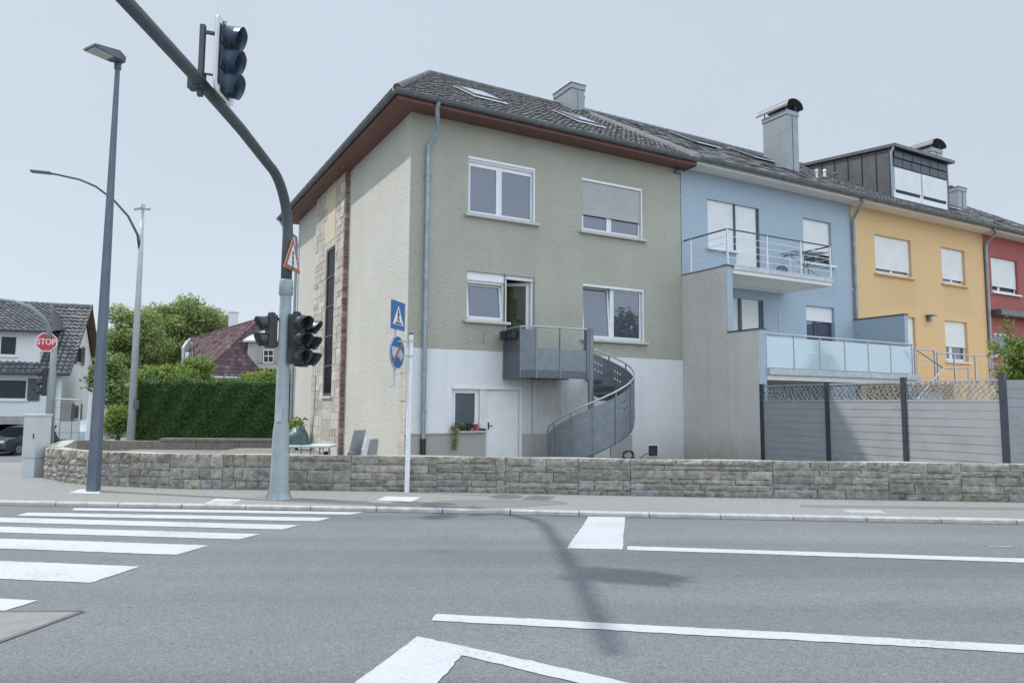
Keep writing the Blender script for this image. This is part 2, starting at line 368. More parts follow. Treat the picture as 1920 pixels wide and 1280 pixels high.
M['patch'] = plain('worn_asphalt_patch', (.20, .205, .205), .9, .16, 5, .5, 60)
M['dark'] = plain('dark_room', (.012, .012, .014), .9, .2, 3)
M['curtain'] = plain('olive_curtain', (.11, .115, .075), .85, .25, 5)
M['glass'] = glassm('sky_lit_pane', (.058, .068, .10), .125)
M['curtain_glass'] = glassm('olive_curtain_pane', (.055, .06, .035), .02)
M['glass_dark'] = glassm('dark_pane', (.012, .016, .024), .02)
M['glass_grey'] = glassm('grey_frosted_pane', (.085, .105, .115), .02, .2)
M['glass_sky'] = glassm('roof_light_pane', (.30, .33, .36), .75)
M['frosted'] = clearglass('frosted_balcony_glass', (.52, .66, .72), .72, .10)
M['clear'] = clearglass('clear_glass', (.4, .45, .45), .0, .006)
M['stone'] = island('ashlar_stone', [(.21,.20,.175),(.31,.295,.255),(.25,.245,.235),(.345,.325,.28),(.215,.205,.165),(.275,.27,.265),(.385,.36,.31),(.24,.23,.20),(.30,.285,.245)], .85, 1.0, 24, 8, .5)
M['mortar'] = plain('wall_mortar', (.07, .067, .062), .95, .25, 8, .6, 40)
M['pale_top'] = plain('wall_top', (.38, .37, .34), .85, .25, 4, .6, 30)  # sunlit top edge put into the colour, no separate capping
M['tile'] = island('dark_roof_tile', [(.07,.072,.076),(.115,.115,.12),(.085,.087,.092),(.14,.138,.136),(.078,.078,.083),(.165,.16,.155)], .55, .35, 26, 6, .3, .6)
M['tile_flat'] = island('grey_slab_tile', [(.13,.135,.142),(.16,.163,.17),(.145,.148,.155),(.18,.18,.182),(.135,.138,.145)], .45, .25, 26, 3, .2, .6)
M['tile_gloss'] = island('black_pantile', [(.07,.073,.08),(.13,.133,.14),(.09,.093,.10),(.17,.17,.175)], .32, .2, 20, 5, .3, .8)
M['tile_red'] = island('plum_red_tile', [(.095,.060,.070),(.135,.088,.098),(.105,.068,.079),(.16,.112,.118),(.09,.056,.067),(.22,.175,.178)], .85, .4, 14, 9, .35, .1)
M['bark'] = plain('bark', (.12, .095, .07), .9, .3, 8, .8, 25)
M['leaf_tree'] = leaf('tree_leaves', [(.13,.19,.08),(.25,.32,.135),(.18,.25,.105),(.31,.37,.175),(.16,.22,.09),(.38,.42,.23),(.10,.15,.06)], .42)
M['leaf_hedge'] = leaf('hedge_leaves', [(.032,.082,.026),(.065,.145,.04),(.042,.105,.03),(.10,.19,.055)], .25)
M['leaf_light'] = leaf('light_leaves', [(.13,.20,.06),(.22,.28,.10),(.17,.24,.075),(.27,.31,.13)], .3)
M['leaf_olive'] = leaf('yellow_green_leaves', [(.13,.21,.06),(.24,.32,.10),(.18,.26,.075),(.31,.37,.15)], .4)
M['hedge_core'] = plain('hedge_inner_twigs', (.02, .035, .012), .95, .3, 6)
M['masonry'] = stucco('bare_masonry', (.47, .44, .40), (.60, .575, .53), (.33, .28, .24), .9, 9, .55, (.30, .27, .23))
M['masonry_stone'] = island('pale_rubble_stone', [(.36,.34,.30),(.49,.47,.425),(.41,.385,.345),(.54,.52,.475),(.38,.355,.315),(.45,.415,.38),(.32,.295,.26)], .92, .8, 26, 8, .3)
M['brick_stone'] = island('old_brick', [(.20,.13,.11),(.28,.20,.17),(.16,.11,.09),(.36,.28,.25),(.24,.15,.13)], .92, .6, 40, 14, .35)
M['brick'] = stucco('bare_brick_edge', (.20, .125, .10), (.28, .20, .165), (.12, .09, .08), .9, 14, .4)
M['ochre'] = stucco('ochre_patch', (.53, .48, .36), (.57, .515, .39), (.48, .43, .32), .3, 20, .2)
M['house_white'] = stucco('far_white_render', (.70, .72, .73), (.74, .76, .77), (.50, .52, .53), .15, 20, .08)
M['cream'] = stucco('far_cream_render', (.45, .42, .38), (.50, .47, .43), (.38, .35, .31), .15, 20, .1)
M['tarp'] = plain('green_tarpaulin', (.035, .08, .065), .4, .35, 8, .5, 10)
M['textile'] = plain('grey_textile', (.26, .27, .28), .8, .12, 14, .3, 90)
M['car_grey'] = plain('dark_grey_car_paint', (.06, .068, .08), .22, .08, 3, 0, 40, .4)
M['car_blue'] = plain('pale_blue_car_paint', (.36, .42, .48), .25, .08, 3, 0, 40, .3)
M['rubber'] = plain('rubber', (.02, .02, .022), .7, .2, 9)
M['red_pot'] = plain('red_mug', (.42, .03, .045), .3, .15, 20)
M['clay'] = plain('clay_pot', (.25, .12, .08), .8, .2, 9)
def shutter_mat(name, c):
    mt, n, l, p = newmat(name); v = objvec(n)
    sx = n.new('ShaderNodeSeparateXYZ'); l.new(v, sx.inputs[0])
    fr = math_(n, l, 'FRACT', math_(n, l, 'MULTIPLY', sx.outputs[2], 20))
    h = math_(n, l, 'ABSOLUTE', math_(n, l, 'SUBTRACT', fr, .5))
    l.new(ramp(n, l, noise(n, l, 2, 5, .6, v), [(.3, sc3(c, .93)), (.7, sc3(c, 1.05))]), p.inputs['Base Color'])
    p.inputs['Roughness'].default_value = .5; bumpn(n, l, p, h, .35, .01); return mt
M['shutter'] = shutter_mat('white_roller_shutter', (.68, .695, .70))
M['shutter_grey'] = shutter_mat('beige_roller_shutter', (.37, .37, .365))
# ================================================================== SETTING: ground, road, pavement
def sstep(t): t = max(0, min(1, t)); return t*t*(3-2*t)
U_SIDE = -7.6
def dip(x, y):                                          # the side street on the left runs downhill
    return -1.0*sstep((-x/max(y, 1)-.57)/.04)*sstep((y-18)/16)
KERB = [(-60, 16.6), (-7.96, 11.22), (-4.35, 10.97), (-2.09, 10.81), (0, 10.63), (3.35, 10.30), (7.1, 10.02), (60, 5.4)]
WALLP = [(-10.98, 17.6), (-10.15, 15.9), (-9.75, 15.1), (-9.45, 14.62), (-8.85, 14.12), (-7.95, 13.55), (-6.35, 13.08), (-1.90, 12.87), (3.12, 12.37), (8.47, 11.95), (15.7, 11.38)]
def lerp_line(pts, x):
    for (x0, y0), (x1, y1) in zip(pts, pts[1:]):
        if x0 <= x <= x1: return y0 + (y1-y0)*(x-x0)/(x1-x0)
    return pts[-1][1]
SWZ = .06
def axis(a, b, fine0, fine1, n1, n2):
    return sorted(set([a + (fine0-a)*(1-(1-i/n1)**2.2) for i in range(n1)] + [fine0+(fine1-fine0)*i/n2 for i in range(n2+1)] + [fine1+(b-fine1)*((i/n1)**2.2) for i in range(1, n1+1)]))
g = MB(); xs = axis(-900, 900, -60, 40, 8, 60); ys = axis(-400, 1500, -5, 60, 8, 48)
for y in ys:
    for x in xs: g.v.append((x, y, -.06+dip(x, y)))
nx = len(xs)
for j in range(len(ys)-1):
    for i in range(nx-1): g.f.append((j*nx+i, j*nx+i+1, (j+1)*nx+i+1, (j+1)*nx+i)); g.m.append(0)
structure(g, 'ground', M['ground'])
def strip(front, back, z, mat, name, xr, n=60, zf=None):
    mb = MB()
    for i in range(n):
        xa = xr[0]+(xr[1]-xr[0])*i/n; xb = xr[0]+(xr[1]-xr[0])*(i+1)/n
        zz = zf or (lambda x, y: z)
        q = [(xa, front(xa)), (xb, front(xb)), (xb, back(xb)), (xa, back(xa))]
        mb.poly([(x, y, zz(x, y)) for x, y in q])
    return structure(mb, name, mat)
strip(lambda x: -30, lambda x: lerp_line(KERB, x), 0, M['asphalt'], 'road', (-59, 59), 40)
def walkback(x):
    if x < -10.4: return 18.4
    return lerp_line([p for p in WALLP[1:]], x) + .2 if x > -10.15 else 16.6
strip(lambda x: lerp_line(KERB, x)+.085, lambda x: max(walkback(x), lerp_line(KERB, x)+1.0) if x < 15 else lerp_line(KERB, x)+1.7, SWZ, M['pavement'], 'pavement', (-45, 45), 180)
# far pavement of the side street and its carriageway, both following the slope
def sheet(poly_fn, name, mat, ur, wr, dz, nu=10, nw=24):
    mb = MB()
    for i in range(nu):
        for j in range(nw):
            q = []
            for a, b in ((i, j), (i+1, j), (i+1, j+1), (i, j+1)):
                p = L(ur[0]+(ur[1]-ur[0])*a/nu, wr[0]+(wr[1]-wr[0])*b/nw); q.append((p.x, p.y, dip(p.x, p.y)+dz))
            mb.poly(q)
    return structure(mb, name, mat)
sheet(None, 'side_street', M['asphalt'], (-20, U_SIDE-.4), (2.5, 45), .012)
# kerb stones
kb = MB(); x = -44.0
while x < 44:
    x1 = x+.985; y0 = lerp_line(KERB, x); y1 = lerp_line(KERB, x1); dz = R.uniform(-.003, .003); t = .095
    p = [(x, y0), (x1, y1), (x1, y1+t), (x, y0+t)]
    b = len(kb.v); c = .014
    kb.v += [(p[0][0], p[0][1], -.05), (p[1][0], p[1][1], -.05), (p[1][0], p[1][1], SWZ-c), (p[0][0], p[0][1], SWZ-c), (p[0][0], p[0][1]+c, SWZ+.004+dz), (p[1][0], p[1][1]+c, SWZ+.004+dz), (p[2][0], p[2][1], SWZ+.004+dz), (p[3][0], p[3][1], SWZ+.004+dz)]
    for f in ((0,1,2,3), (3,2,5,4), (4,5,6,7), (1,6,5,2), (0,3,4,7)): kb.f.append(tuple(b+i for i in f)); kb.m.append(0)
    x += 1.0
structure(kb, 'kerb', M['kerb'])
# drainage channel: a darker tar joint at the foot of the kerb
tj = MB(); x = -44.0
while x < 44:
    wv = .03+.012*sin(x*1.7)+.01*sin(x*4.1)
    tj.poly([(x, lerp_line(KERB, x)-wv, .004), (x+.5, lerp_line(KERB, x+.5)-wv, .004), (x+.5, lerp_line(KERB, x+.5)+.01, .004), (x, lerp_line(KERB, x)+.01, .004)]); x += .5
structure(tj, 'gutter_joint', M['tar'])
# yard behind the wall
strip(lambda x: lerp_line(WALLP, x)+.15, lambda x: 60 if x > -9 else 60, .02, M['ground'], 'yard_ground', (-9.6, 15), 30, lambda x, y: .02)
# markings
def flat(mb, pts, z=.005, n=1):
    out = []                                             # hand-laid edges: slightly ragged, never ruler straight
    for (a, b) in zip(pts, pts[1:]+pts[:1]):
        d = hypot(b[0]-a[0], b[1]-a[1]); k = max(1, min(160, int(d/.06))); nx_, ny_ = -(b[1]-a[1])/max(d, .01), (b[0]-a[0])/max(d, .01)
        for i in range(k): t = i/k; j = R.gauss(0, .0035)+.004*sin(t*d*3.1) if i else 0; out.append((a[0]+(b[0]-a[0])*t+nx_*j, a[1]+(b[1]-a[1])*t+ny_*j))
    mb.poly([(p[0], p[1], z) for p in out])
mk = MB()
ZEB = [[(-6.6,10.98),(-2.16,10.74),(-2.33,10.50),(-6.5,10.73)], [(-7.0,10.50),(-2.53,10.20),(-2.64,9.90),(-6.95,10.20)],
 [(-9.0,10.25),(-2.78,9.58),(-2.91,9.24),(-9.1,9.89)], [(-9.2,9.63),(-3.07,8.92),(-3.19,8.57),(-9.3,9.25)],
 [(-9.4,8.95),(-3.39,8.20),(-3.53,7.69),(-9.4,8.44)], [(-9.4,7.90),(-3.62,7.14),(-3.73,6.50),(-9.4,7.24)], [(-9.4,6.72),(-3.81,5.92),(-3.88,5.62),(-9.4,6.35)]]
for q in ZEB: flat(mk, q)
structure(mk, 'crosswalk_markings', M['paint'])
mk = MB(); flat(mk, [(1.12,10.46),(1.64,10.43),(1.25,8.12),(.63,8.16)]); structure(mk, 'road_marking_block', M['paint'])
mk = MB(); flat(mk, [(1.34,8.31),(12.0,6.95),(11.9,6.73),(1.30,8.10)]); structure(mk, 'lane_line', M['paint'])
mk = MB(); flat(mk, [(-.565,5.62),(12.0,3.66),(11.95,3.49),(-.585,5.455)]); structure(mk, 'lane_line', M['paint'])
mk = MB(); flat(mk, [(-.64,5.09),(2.6,3.14),(2.5,2.98),(-.31,4.72),(-.56,3.7),(-1.05,3.7)]); structure(mk, 'lane_arrow', M['paint'])
# patches and lids
mk = MB(); flat(mk, [(-9,6.0),(-3.9,5.60),(-3.28,5.62),(-3.45,4.75),(-9,4.0)], .004); structure(mk, 'concrete_patch', M['patch'])
mk = MB(); flat(mk, [(-3.30,5.63),(-3.26,5.63),(-3.43,4.7),(-3.47,4.7)], .0065); flat(mk, [(-9,6.03),(-3.9,5.63),(-3.28,5.65),(-3.28,5.62),(-3.9,5.60),(-9,6.0)], .0065); structure(mk, 'patch_joint', M['tar'])
def crack(px, wd, mat, z=.005, nm='crack_sealing'):
    mb = MB(); pts = [G(*p) for p in px]; fine = []
    for a, b in zip(pts, pts[1:]):
        for i in range(6): fine.append(a.lerp(b, i/6)+Vector((0, R.uniform(-.012, .012), 0)))
    fine.append(pts[-1])
    for a, b in zip(fine, fine[1:]):
        mb.poly([(a.x, a.y-wd, z), (b.x, b.y-wd, z), (b.x, b.y+wd, z), (a.x, a.y+wd, z)])
    return structure(mb, nm, mat)
crack([(1712, 984), (1770, 1000), (1832, 1018), (1850, 1022)], .006, M['tar'])
crack([(1832, 1018), (1855, 1024), (1900, 1025)], .012, M['pale_concrete'])
def slab(px, mat, name, z, label=None):
    mb = MB(); mb.poly([tuple(G(*p, SWZ))[:2]+(SWZ+z,) for p in px]); return structure(mb, name, mat)
slab([(128, 924), (150, 917), (190, 918), (186, 926)], M['pale_concrete'], 'footing_slab', .004)
slab([(384, 944), (405, 935), (455, 936), (432, 945)], M['pale_concrete'], 'pavement_slab', .004)
slab([(705, 938), (722, 930), (790, 932), (770, 941)], M['pale_concrete'], 'pavement_slab', .004)
slab([(462, 938), (490, 929), (560, 931), (700, 937), (715, 934), (735, 930), (738, 931), (705, 940), (560, 935), (500, 936)], M['tar'], 'trench_joint', .003) if False else None
slab([(786, 947), (822, 938), (930, 936), (1052, 939), (1066, 944), (985, 950), (900, 952), (830, 953)], M['pave_patch_and_shadow'], 'pavement_shadow_and_repair', .003)  # cast shadow of the signal heads painted as a darker pavement area
slab([(1500, 946), (1920, 951), (1920, 956), (1500, 950)], M['pave_patch_and_shadow'], 'pavement_shadow_and_repair', .003)
for px in ([(560, 934), (640, 938), (690, 940), (712, 934), (725, 931)], [(462, 937), (480, 932), (505, 931)]):
    mb = MB(); pts = [G(*p, SWZ) for p in px]
    for a, b in zip(pts, pts[1:]): mb.poly([(a.x, a.y-.014, SWZ+.005), (b.x, b.y-.014, SWZ+.005), (b.x, b.y+.014, SWZ+.005), (a.x, a.y+.014, SWZ+.005)])
    structure(mb, 'trench_joint', M['tar'])
def manhole(px, py, rx, label):
    p = G(px, py, SWZ); t = thing('manhole_cover', label, 'manhole cover', (p.x, p.y, SWZ))
    fr = MB(); fr.box(p.x-rx, p.x+rx, p.y-.15, p.y+.15, SWZ-.01, SWZ+.006); fr.build('frame', M['kerb'], t)
    ld = MB(); ld.box(p.x-rx+.04, p.x+rx-.04, p.y-.12, p.y+.12, SWZ, SWZ+.010); ld.build('lid', M['concrete_patch'], t)
manhole(1622, 959, .25, 'pale rectangular manhole cover in the pavement near the right edge')
manhole(421, 941, .19, 'pale square manhole cover in the pavement beside the traffic light mast')

# ================================================================== low garden wall of rough ashlar
class Path:
    def __init__(s, pts):
        s.p = [Vector((x, y, 0)) for x, y in pts]; s.l = [0]
        for a, b in zip(s.p, s.p[1:]): s.l.append(s.l[-1]+(b-a).length)
    def at(s, d):
        for i in range(len(s.p)-1):
            if d <= s.l[i+1] or i == len(s.p)-2:
                return s.p[i].lerp(s.p[i+1], (d-s.l[i])/(s.l[i+1]-s.l[i]))
    def nrm(s, d):
        a = s.at(max(0, d-.35)); b = s.at(min(s.l[-1], d+.35)); t = (b-a).normalized(); return Vector((t.y, -t.x, 0))
wp = Path(WALLP); WTOP = .675
def block(mb, s0, s1, z0, z1, rough):
    n1 = max(3, int((s1-s0)/.045)); n2 = max(3, int((z1-z0)/.035)); b = len(mb.v); ph = R.uniform(0, 99); base = R.uniform(-.004, .012)
    tx, tz = R.uniform(-.012, .012), R.uniform(-.012, .012)
    for j in range(n2+1):
        for i in range(n1+1):
            a, c = i/n1, j/n2; d = s0+(s1-s0)*a; p = wp.at(d); n = wp.nrm(d)
            edge = min(1, min(a, 1-a)*(s1-s0)/.010, min(c, 1-c)*(z1-z0)/.009)
            h = -.004 if edge < .05 else base*.7 + rough*(.25 + R.uniform(-.5, .5)*1.0 + .3*sin(7*a+ph)*cos(5*c+ph)) + tx*(a-.5)*2 + tz*(c-.5)*2
            jx = R.uniform(-.007, .007) if edge < .05 else 0
            q = p + n*h; mb.v.append((q.x+jx, q.y, z0+(z1-z0)*c+(R.uniform(-.005, .005) if edge < .05 else 0)))
    for j in range(n2):
        for i in range(n1): k = b+j*(n1+1)+i; mb.f.append((k, k+1, k+n1+2, k+n1+1)); mb.m.append(0)
    # sides back into the wall
    ring = [b+i for i in range(n1+1)] + [b+(n1+1)*j+n1 for j in range(1, n2+1)] + [b+(n1+1)*n2+i for i in range(n1-1, -1, -1)] + [b+(n1+1)*j for j in range(n2-1, 0, -1)]
    bb = len(mb.v)
    for k in ring:
        v = Vector(mb.v[k]); d = s0 + (s1-s0)*.5; n = wp.nrm(d); q = v - n*.08; mb.v.append(tuple(q))
    for i in range(len(ring)):
        j = (i+1) % len(ring); mb.f.append((ring[j], ring[i], bb+i, bb+j)); mb.m.append(0)
core = MB(); N = 120
for i in range(N):
    a = wp.l[-1]*i/N; c = wp.l[-1]*(i+1)/N; pa, pc = wp.at(a), wp.at(c); na, nc = wp.nrm(a), wp.nrm(c)
    def P(p, n, o, z): q = p-n*o; return (q.x, q.y, z)
    core.poly([P(pa,na,.012,0), P(pc,nc,.012,0), P(pc,nc,.012,WTOP-.012), P(pa,na,.012,WTOP-.012)], 0)
    za, zc = WTOP-.01+.008*sin(a*2.3), WTOP-.01+.008*sin(c*2.3)
    core.poly([P(pa,na,.012,za), P(pc,nc,.012,zc), P(pc,nc,.30,zc), P(pa,na,.30,za)], 1)
    core.poly([P(pc,nc,.30,-.1), P(pa,na,.30,-.1), P(pa,na,.30,za), P(pc,nc,.30,zc)], 1)
e = wp.l[-1]
st = MB(); s = 0.0; gap = .009
while s < wp.l[-1]-.3:
    left = wp.at(s).x < -5.2
    pw = R.uniform(.5, 1.1) if left else R.uniform(.9, 2.4)
    pw = min(pw, wp.l[-1]-s); H = WTOP-SWZ+.03; z = SWZ-.03
    if R.random() < .16: pw = R.uniform(.14, .24)
    k = R.choice([3, 4, 4, 5] if left else [4, 5, 5, 6]) if pw > .3 else R.choice([2, 2, 3])
    hs = [R.uniform(.55, 1.3) for _ in range(k)]; tot = sum(hs); hs = [h/tot*H for h in hs]
    for h in hs:
        a = s
        while a < s+pw-.02:
            bw = R.uniform(.14, .34) if left else R.uniform(.22, .78)
            if pw < .3: bw = pw
            if s+pw-(a+bw) < .13: bw = s+pw-a
            block(st, a+gap/2, a+bw-gap/2, z+gap/2, z+h-gap/2, .022 if left or R.random() < .35 else .011); a += bw
        z += h
    s += pw
org = wp.at(8); t = thing('garden_wall', 'low rough stone garden wall running behind the pavement', 'wall', (org.x, org.y, SWZ))
core.build('wall_core', [M['mortar'], M['pale_top']], t); st.build('stone_facing', M['stone'], t)
# ================================================================== house kit (row frame: u along the facades, w into the houses, z up)
ZT_UP, ZB_UP, ZT_LO, ZW = 7.95, 6.43, 4.96, 8.79
def facade(mb, u0, u1, z0, z1, holes, w=0.0, deep=.22, zsplit=None, m_of=None):
    us = sorted(set([u0, u1]+[h[0] for h in holes]+[h[1] for h in holes])); zs = sorted(set([z0, z1]+[h[2] for h in holes]+[h[3] for h in holes]+list(zsplit or [])))
    m_of = m_of or (lambda u, z: 0)
    for a, b in zip(us, us[1:]):
        for c, d in zip(zs, zs[1:]):
            um, zm = (a+b)/2, (c+d)/2
            if any(h[0] < um < h[1] and h[2] < zm < h[3] for h in holes): continue
            mb.poly([(a, w, c), (b, w, c), (b, w, d), (a, w, d)], m_of(um, zm))
    for a, b, c, d in holes:
        mm = m_of(a, (c+d)/2)
        mb.poly([(a, w, c), (a, w, d), (a, w+deep, d), (a, w+deep, c)], mm); mb.poly([(b, w, c), (b, w+deep, c), (b, w+deep, d), (b, w, d)], mm)
        mb.poly([(a, w, d), (b, w, d), (b, w+deep, d), (a, w+deep, d)], mm); mb.poly([(a, w, c), (a, w+deep, c), (b, w+deep, c), (b, w, c)], mm)
def window(root, u0, u1, z0, z1, bays=(.5,), frame='upvc', pane='glass', shut=0, shut_mat='shutter', sill=True, rec=.10, box=0, sillmat='sill', name='window', tilt=None, guide=False, label=None):
    fw = .06; F_ = MB(); zt = z1-box
    y0, y1 = rec, rec+.08
    F_.box(u0, u0+fw, y0, y1, z0, zt); F_.box(u1-fw, u1, y0, y1, z0, zt); F_.box(u0+fw, u1-fw, y0, y1, z0, z0+fw); F_.box(u0+fw, u1-fw, y0, y1, zt-fw, zt)
    if box: F_.box(u0, u1, y0-.045, y1, zt+.002, z1)
    xs = [u0+fw-.02] + [u0+(u1-u0)*b for b in bays] + [u1-fw+.02]
    for b in bays: F_.box(u0+(u1-u0)*b-.035, u0+(u1-u0)*b+.035, y0-.004, y1-.01, z0+fw, zt-fw)
    G_ = MB()
    for i, (a, b) in enumerate(zip(xs, xs[1:])):
        aa, bb = a+(.02 if i == 0 else .035), b-(.02 if i == len(xs)-2 else .035); c, d = z0+fw, zt-fw; s_ = .05
        dy0 = 0; lean = .11 if tilt == i else 0          # a casement tipped open leans inward at the top
        def q(u, y, z): return (u, y+lean*(z-c)/(d-c), z)
        for (ua, ub, za, zb) in ((aa, aa+s_, c, d), (bb-s_, bb, c, d), (aa+s_, bb-s_, c, c+s_), (aa+s_, bb-s_, d-s_, d)):
            bs = len(F_.v)
            F_.v += [q(ua, y0-.012, za), q(ub, y0-.012, za), q(ub, y0+.05, za), q(ua, y0+.05, za), q(ua, y0-.012, zb), q(ub, y0-.012, zb), q(ub, y0+.05, zb), q(ua, y0+.05, zb)]
            for f in ((0,3,2,1),(4,5,6,7),(0,1,5,4),(1,2,6,5),(2,3,7,6),(3,0,4,7)): F_.f.append(tuple(bs+k for k in f)); F_.m.append(0)
        G_.poly([q(aa+s_, y0+.015, c+s_), q(bb-s_, y0+.015, c+s_), q(bb-s_, y0+.015, d-s_), q(aa+s_, y0+.015, d-s_)])
        if lean: G_.poly([(aa, y0+.19, c), (bb, y0+.19, c), (bb, y0+.19, d), (aa, y0+.19, d)])
    wo = F_.build(name, M[frame], root, bevel=.006, label=label)
    G_.build('pane', M[pane], wo)
    if guide:                                            # pale shutter guide and surround standing in the reveal
        f2 = MB(); f2.box(u1-.05, u1-.002, .012, rec-.02, z0, z1-.002); f2.box(u0+.002, u1-.052, .012, .06, z1-.075, z1-.002); f2.build('shutter_guide', M['upvc'], wo)
    if sill:
        s_ = MB(); s_.box(u0-.09, u1+.10, -.11, rec-.005, z0-.075, z0-.003); s_.build('sill', M[sillmat], wo, bevel=.008)
    if shut:
        zb = z1-(z1-z0)*shut; s_ = MB(); s_.box(u0+.02, u1-.02 if not guide else u1-.055, rec-.05, rec-.032, zb, z1-.004 if not guide else z1-.08); s_.box(u0+.02, u1-.055 if guide else u1-.02, rec-.055, rec-.028, zb-.035, zb); s_.build('roller_shutter', M[shut_mat], wo)
    return wo
def tiled(mb, A, B, Ct, Dt, course=.33, colw=.24, style='pan', amp=.022, lift=.045, seed=1, m=0):
    """one roof plane A-B eave, Dt-Ct top, laid in overlapping courses of separate tiles"""
    rr = random.Random(seed); A, B, Ct, Dt = map(Vector, (A, B, Ct, Dt)); e = (B-A).normalized(); mid = (Dt-A); up = (mid - e*mid.dot(e)); Ln = up.length; up.normalize(); n = e.cross(up).normalized()
    if n.z < 0: n = -n
    W_ = (B-A).length; lt = (Dt-A).dot(e); rt = (Ct-A).dot(e)
    left = lambda v: lt*min(1, max(0, v/Ln)); right = lambda v: W_ + (rt-W_)*min(1, max(0, v/Ln))
    nc = int(math.ceil(Ln/course)); k = 5 if style == 'pan' else 2
    lo, hi = min(0, lt), max(W_, rt)
    for i in range(nc):
        v0 = i*course; v1 = min(Ln, v0+course*1.06)
        if v0 >= Ln: break
        sh = (i % 2)*colw/2 if style == 'flat' else 0
        j = floor((lo-sh)/colw)
        while sh+j*colw < hi:
            ua, ub = sh+j*colw, sh+(j+1)*colw; j += 1
            if ub <= min(left(v0), left(v1)) or ua >= max(right(v0), right(v1)): continue
            b = len(mb.v); jit = rr.uniform(-.009, .009); jv = rr.uniform(-.014, .014); tw = rr.uniform(-.009, .009); g_ = .004
            for row, (v, h) in enumerate(((v0+jv, 0), (v0+jv, lift+jit), (v1, .008+jit))):
                for q in range(k):
                    f = q/(k-1); u = ua+g_+(ub-ua-2*g_)*f; u = min(max(u, left(v)), right(v))
                    hh = h + ((amp*(sin(2*pi*f-.6))) if style == 'pan' and row else 0) + (tw*(f-.5)*2 if row else 0)
                    mb.v.append(tuple(A + e*u + up*v + n*(hh+.01)))
            for row in range(2):
                for q in range(k-1):
                    a = b+row*k+q; mb.f.append((a, a+1, a+k+1, a+k)); mb.m.append(m)
    mb.poly([A, B, Ct, Dt], m)
def ridge(mb, P, Q, r=.11, step=.38, m=0):
    P, Q = Vector(P), Vector(Q); d = Q-P; n = int(d.length/step)
    for i in range(n):
        a = P+d*(i/n); b = P+d*((i+1.06)/n); mb.tube([a, b], [r*1.02, r*.93], 8, m)
def gutterpipe(root, P, Q, r=.085, mat='zinc'):
    mb = MB(); P, Q = Vector(P), Vector(Q); d = (Q-P).normalized(); out = Vector((d.y, -d.x, 0)); n = 9
    prof = [(-r*cos(pi*i/(n-1)), -r*sin(pi*i/(n-1))) for i in range(n)]
    b = len(mb.v)
    for p in (P, Q):
        for a, h in prof: mb.v.append(tuple(p+out*a+Vector((0, 0, h))))
        for a, h in reversed(prof): mb.v.append(tuple(p+out*a*.9+Vector((0, 0, h*.9))))
    k = 2*n
    for i in range(k):
        j = (i+1) % k; mb.f.append((b+i, b+j, b+k+j, b+k+i)); mb.m.append(0)
    mb.f.append(tuple(b+i for i in range(k))); mb.f.append(tuple(b+k+i for i in range(k-1, -1, -1))); mb.m += [0, 0]
    mb.tube([P+out*r, Q+out*r], .014, 6)
    L_ = (Q-P).length; i = .5
    while i < L_:                                        # brackets
        c = P+d*i; mb.tube([c-out*r+Vector((0,0,.01)), c-out*r*.5-Vector((0,0,r*.95)), c+out*r*.5-Vector((0,0,r*.95)), c+out*r*1.05], .012, 5); i += .8
    return mb.build('gutter', M[mat], root, smooth=True)
ROOFK = .6017; EW, EZ, RW, RZ_ = -.60, 8.96, 6.1, 13.0
def rz(w_): return EZ+(w_-EW)*(RZ_-EZ)/(RW-EW)
def roofwin(root, u0, u1, w0, w1, off=0.0, name='roof_window', glass='glass_sky'):
    """a roof light lying in the slope, a little proud of the tiles"""
    sl = Vector((0, w1-w0, rz(w1)-rz(w0))); n = Vector((0, -(RZ_-EZ), RW-EW)).normalized(); fr = MB(); b = .10; h = .13+off
    P = lambda u, t, hh: Vector((u, w0, rz(w0))) + sl*t + n*hh
    tt = b/sl.length
    for (a, c, s0, s1) in ((u0, u0+b, 0, 1), (u1-b, u1, 0, 1), (u0+b, u1-b, 0, tt), (u0+b, u1-b, 1-tt, 1)):
        fr.extrude([P(a, s0, 0), P(c, s0, 0), P(c, s1, 0), P(a, s1, 0)], n*h)
    ap = .2/sl.length                                   # lead apron below and flashing round it
    fr.extrude([P(u0-.07, -ap, .07+off), P(u1+.07, -ap, .07+off), P(u1+.07, 0, .085+off), P(u0-.07, 0, .085+off)], n*.012, 1)
    fr.extrude([P(u0-.07, 0, .08+off), P(u0-.003, 0, .08+off), P(u0-.003, 1.05, .08+off), P(u0-.07, 1.05, .08+off)], n*.012, 1)
    fr.extrude([P(u1+.003, 0, .08+off), P(u1+.07, 0, .08+off), P(u1+.07, 1.05, .08+off), P(u1+.003, 1.05, .08+off)], n*.012, 1)
    o = fr.build(name, [M['anthracite'], M['lead']], root)
    g_ = MB(); g_.poly([P(u0+b*.8, tt*.8, h+.006), P(u1-b*.8, tt*.8, h+.006), P(u1-b*.8, 1-tt*.8, h+.006), P(u0+b*.8, 1-tt*.8, h+.006)]); g_.build('pane', M[glass], o)
def downpipe(root, pts, r=.05, mat='zinc_pipe', shoe=None):
    mb = MB(); mb.tube(pts, r, 10)
    p = Vector(pts[-2]); q = Vector(pts[-1]); n = int((p-q).length/2.0)
    for i in range(n+1):
        c = p.lerp(q, (i+.25)/(n+.6)); mb.tube([c-Vector((0,0,.03)), c+Vector((0,0,.03))], r*1.25, 10); mb.box(c.x-.012, c.x+.012, c.y, c.y+.085, c.z-.012, c.z+.012)
    o = mb.build('downpipe', M[mat], root, smooth=True)
    if shoe: s_ = MB(); s_.tube([(q.x, q.y, shoe), (q.x, q.y, 0)], r*1.25, 10); s_.tube([(q.x, q.y, shoe-.01), (q.x, q.y, shoe+.06)], r*1.4, 10); s_.build('standpipe', M['black'], o, smooth=True)
    return o

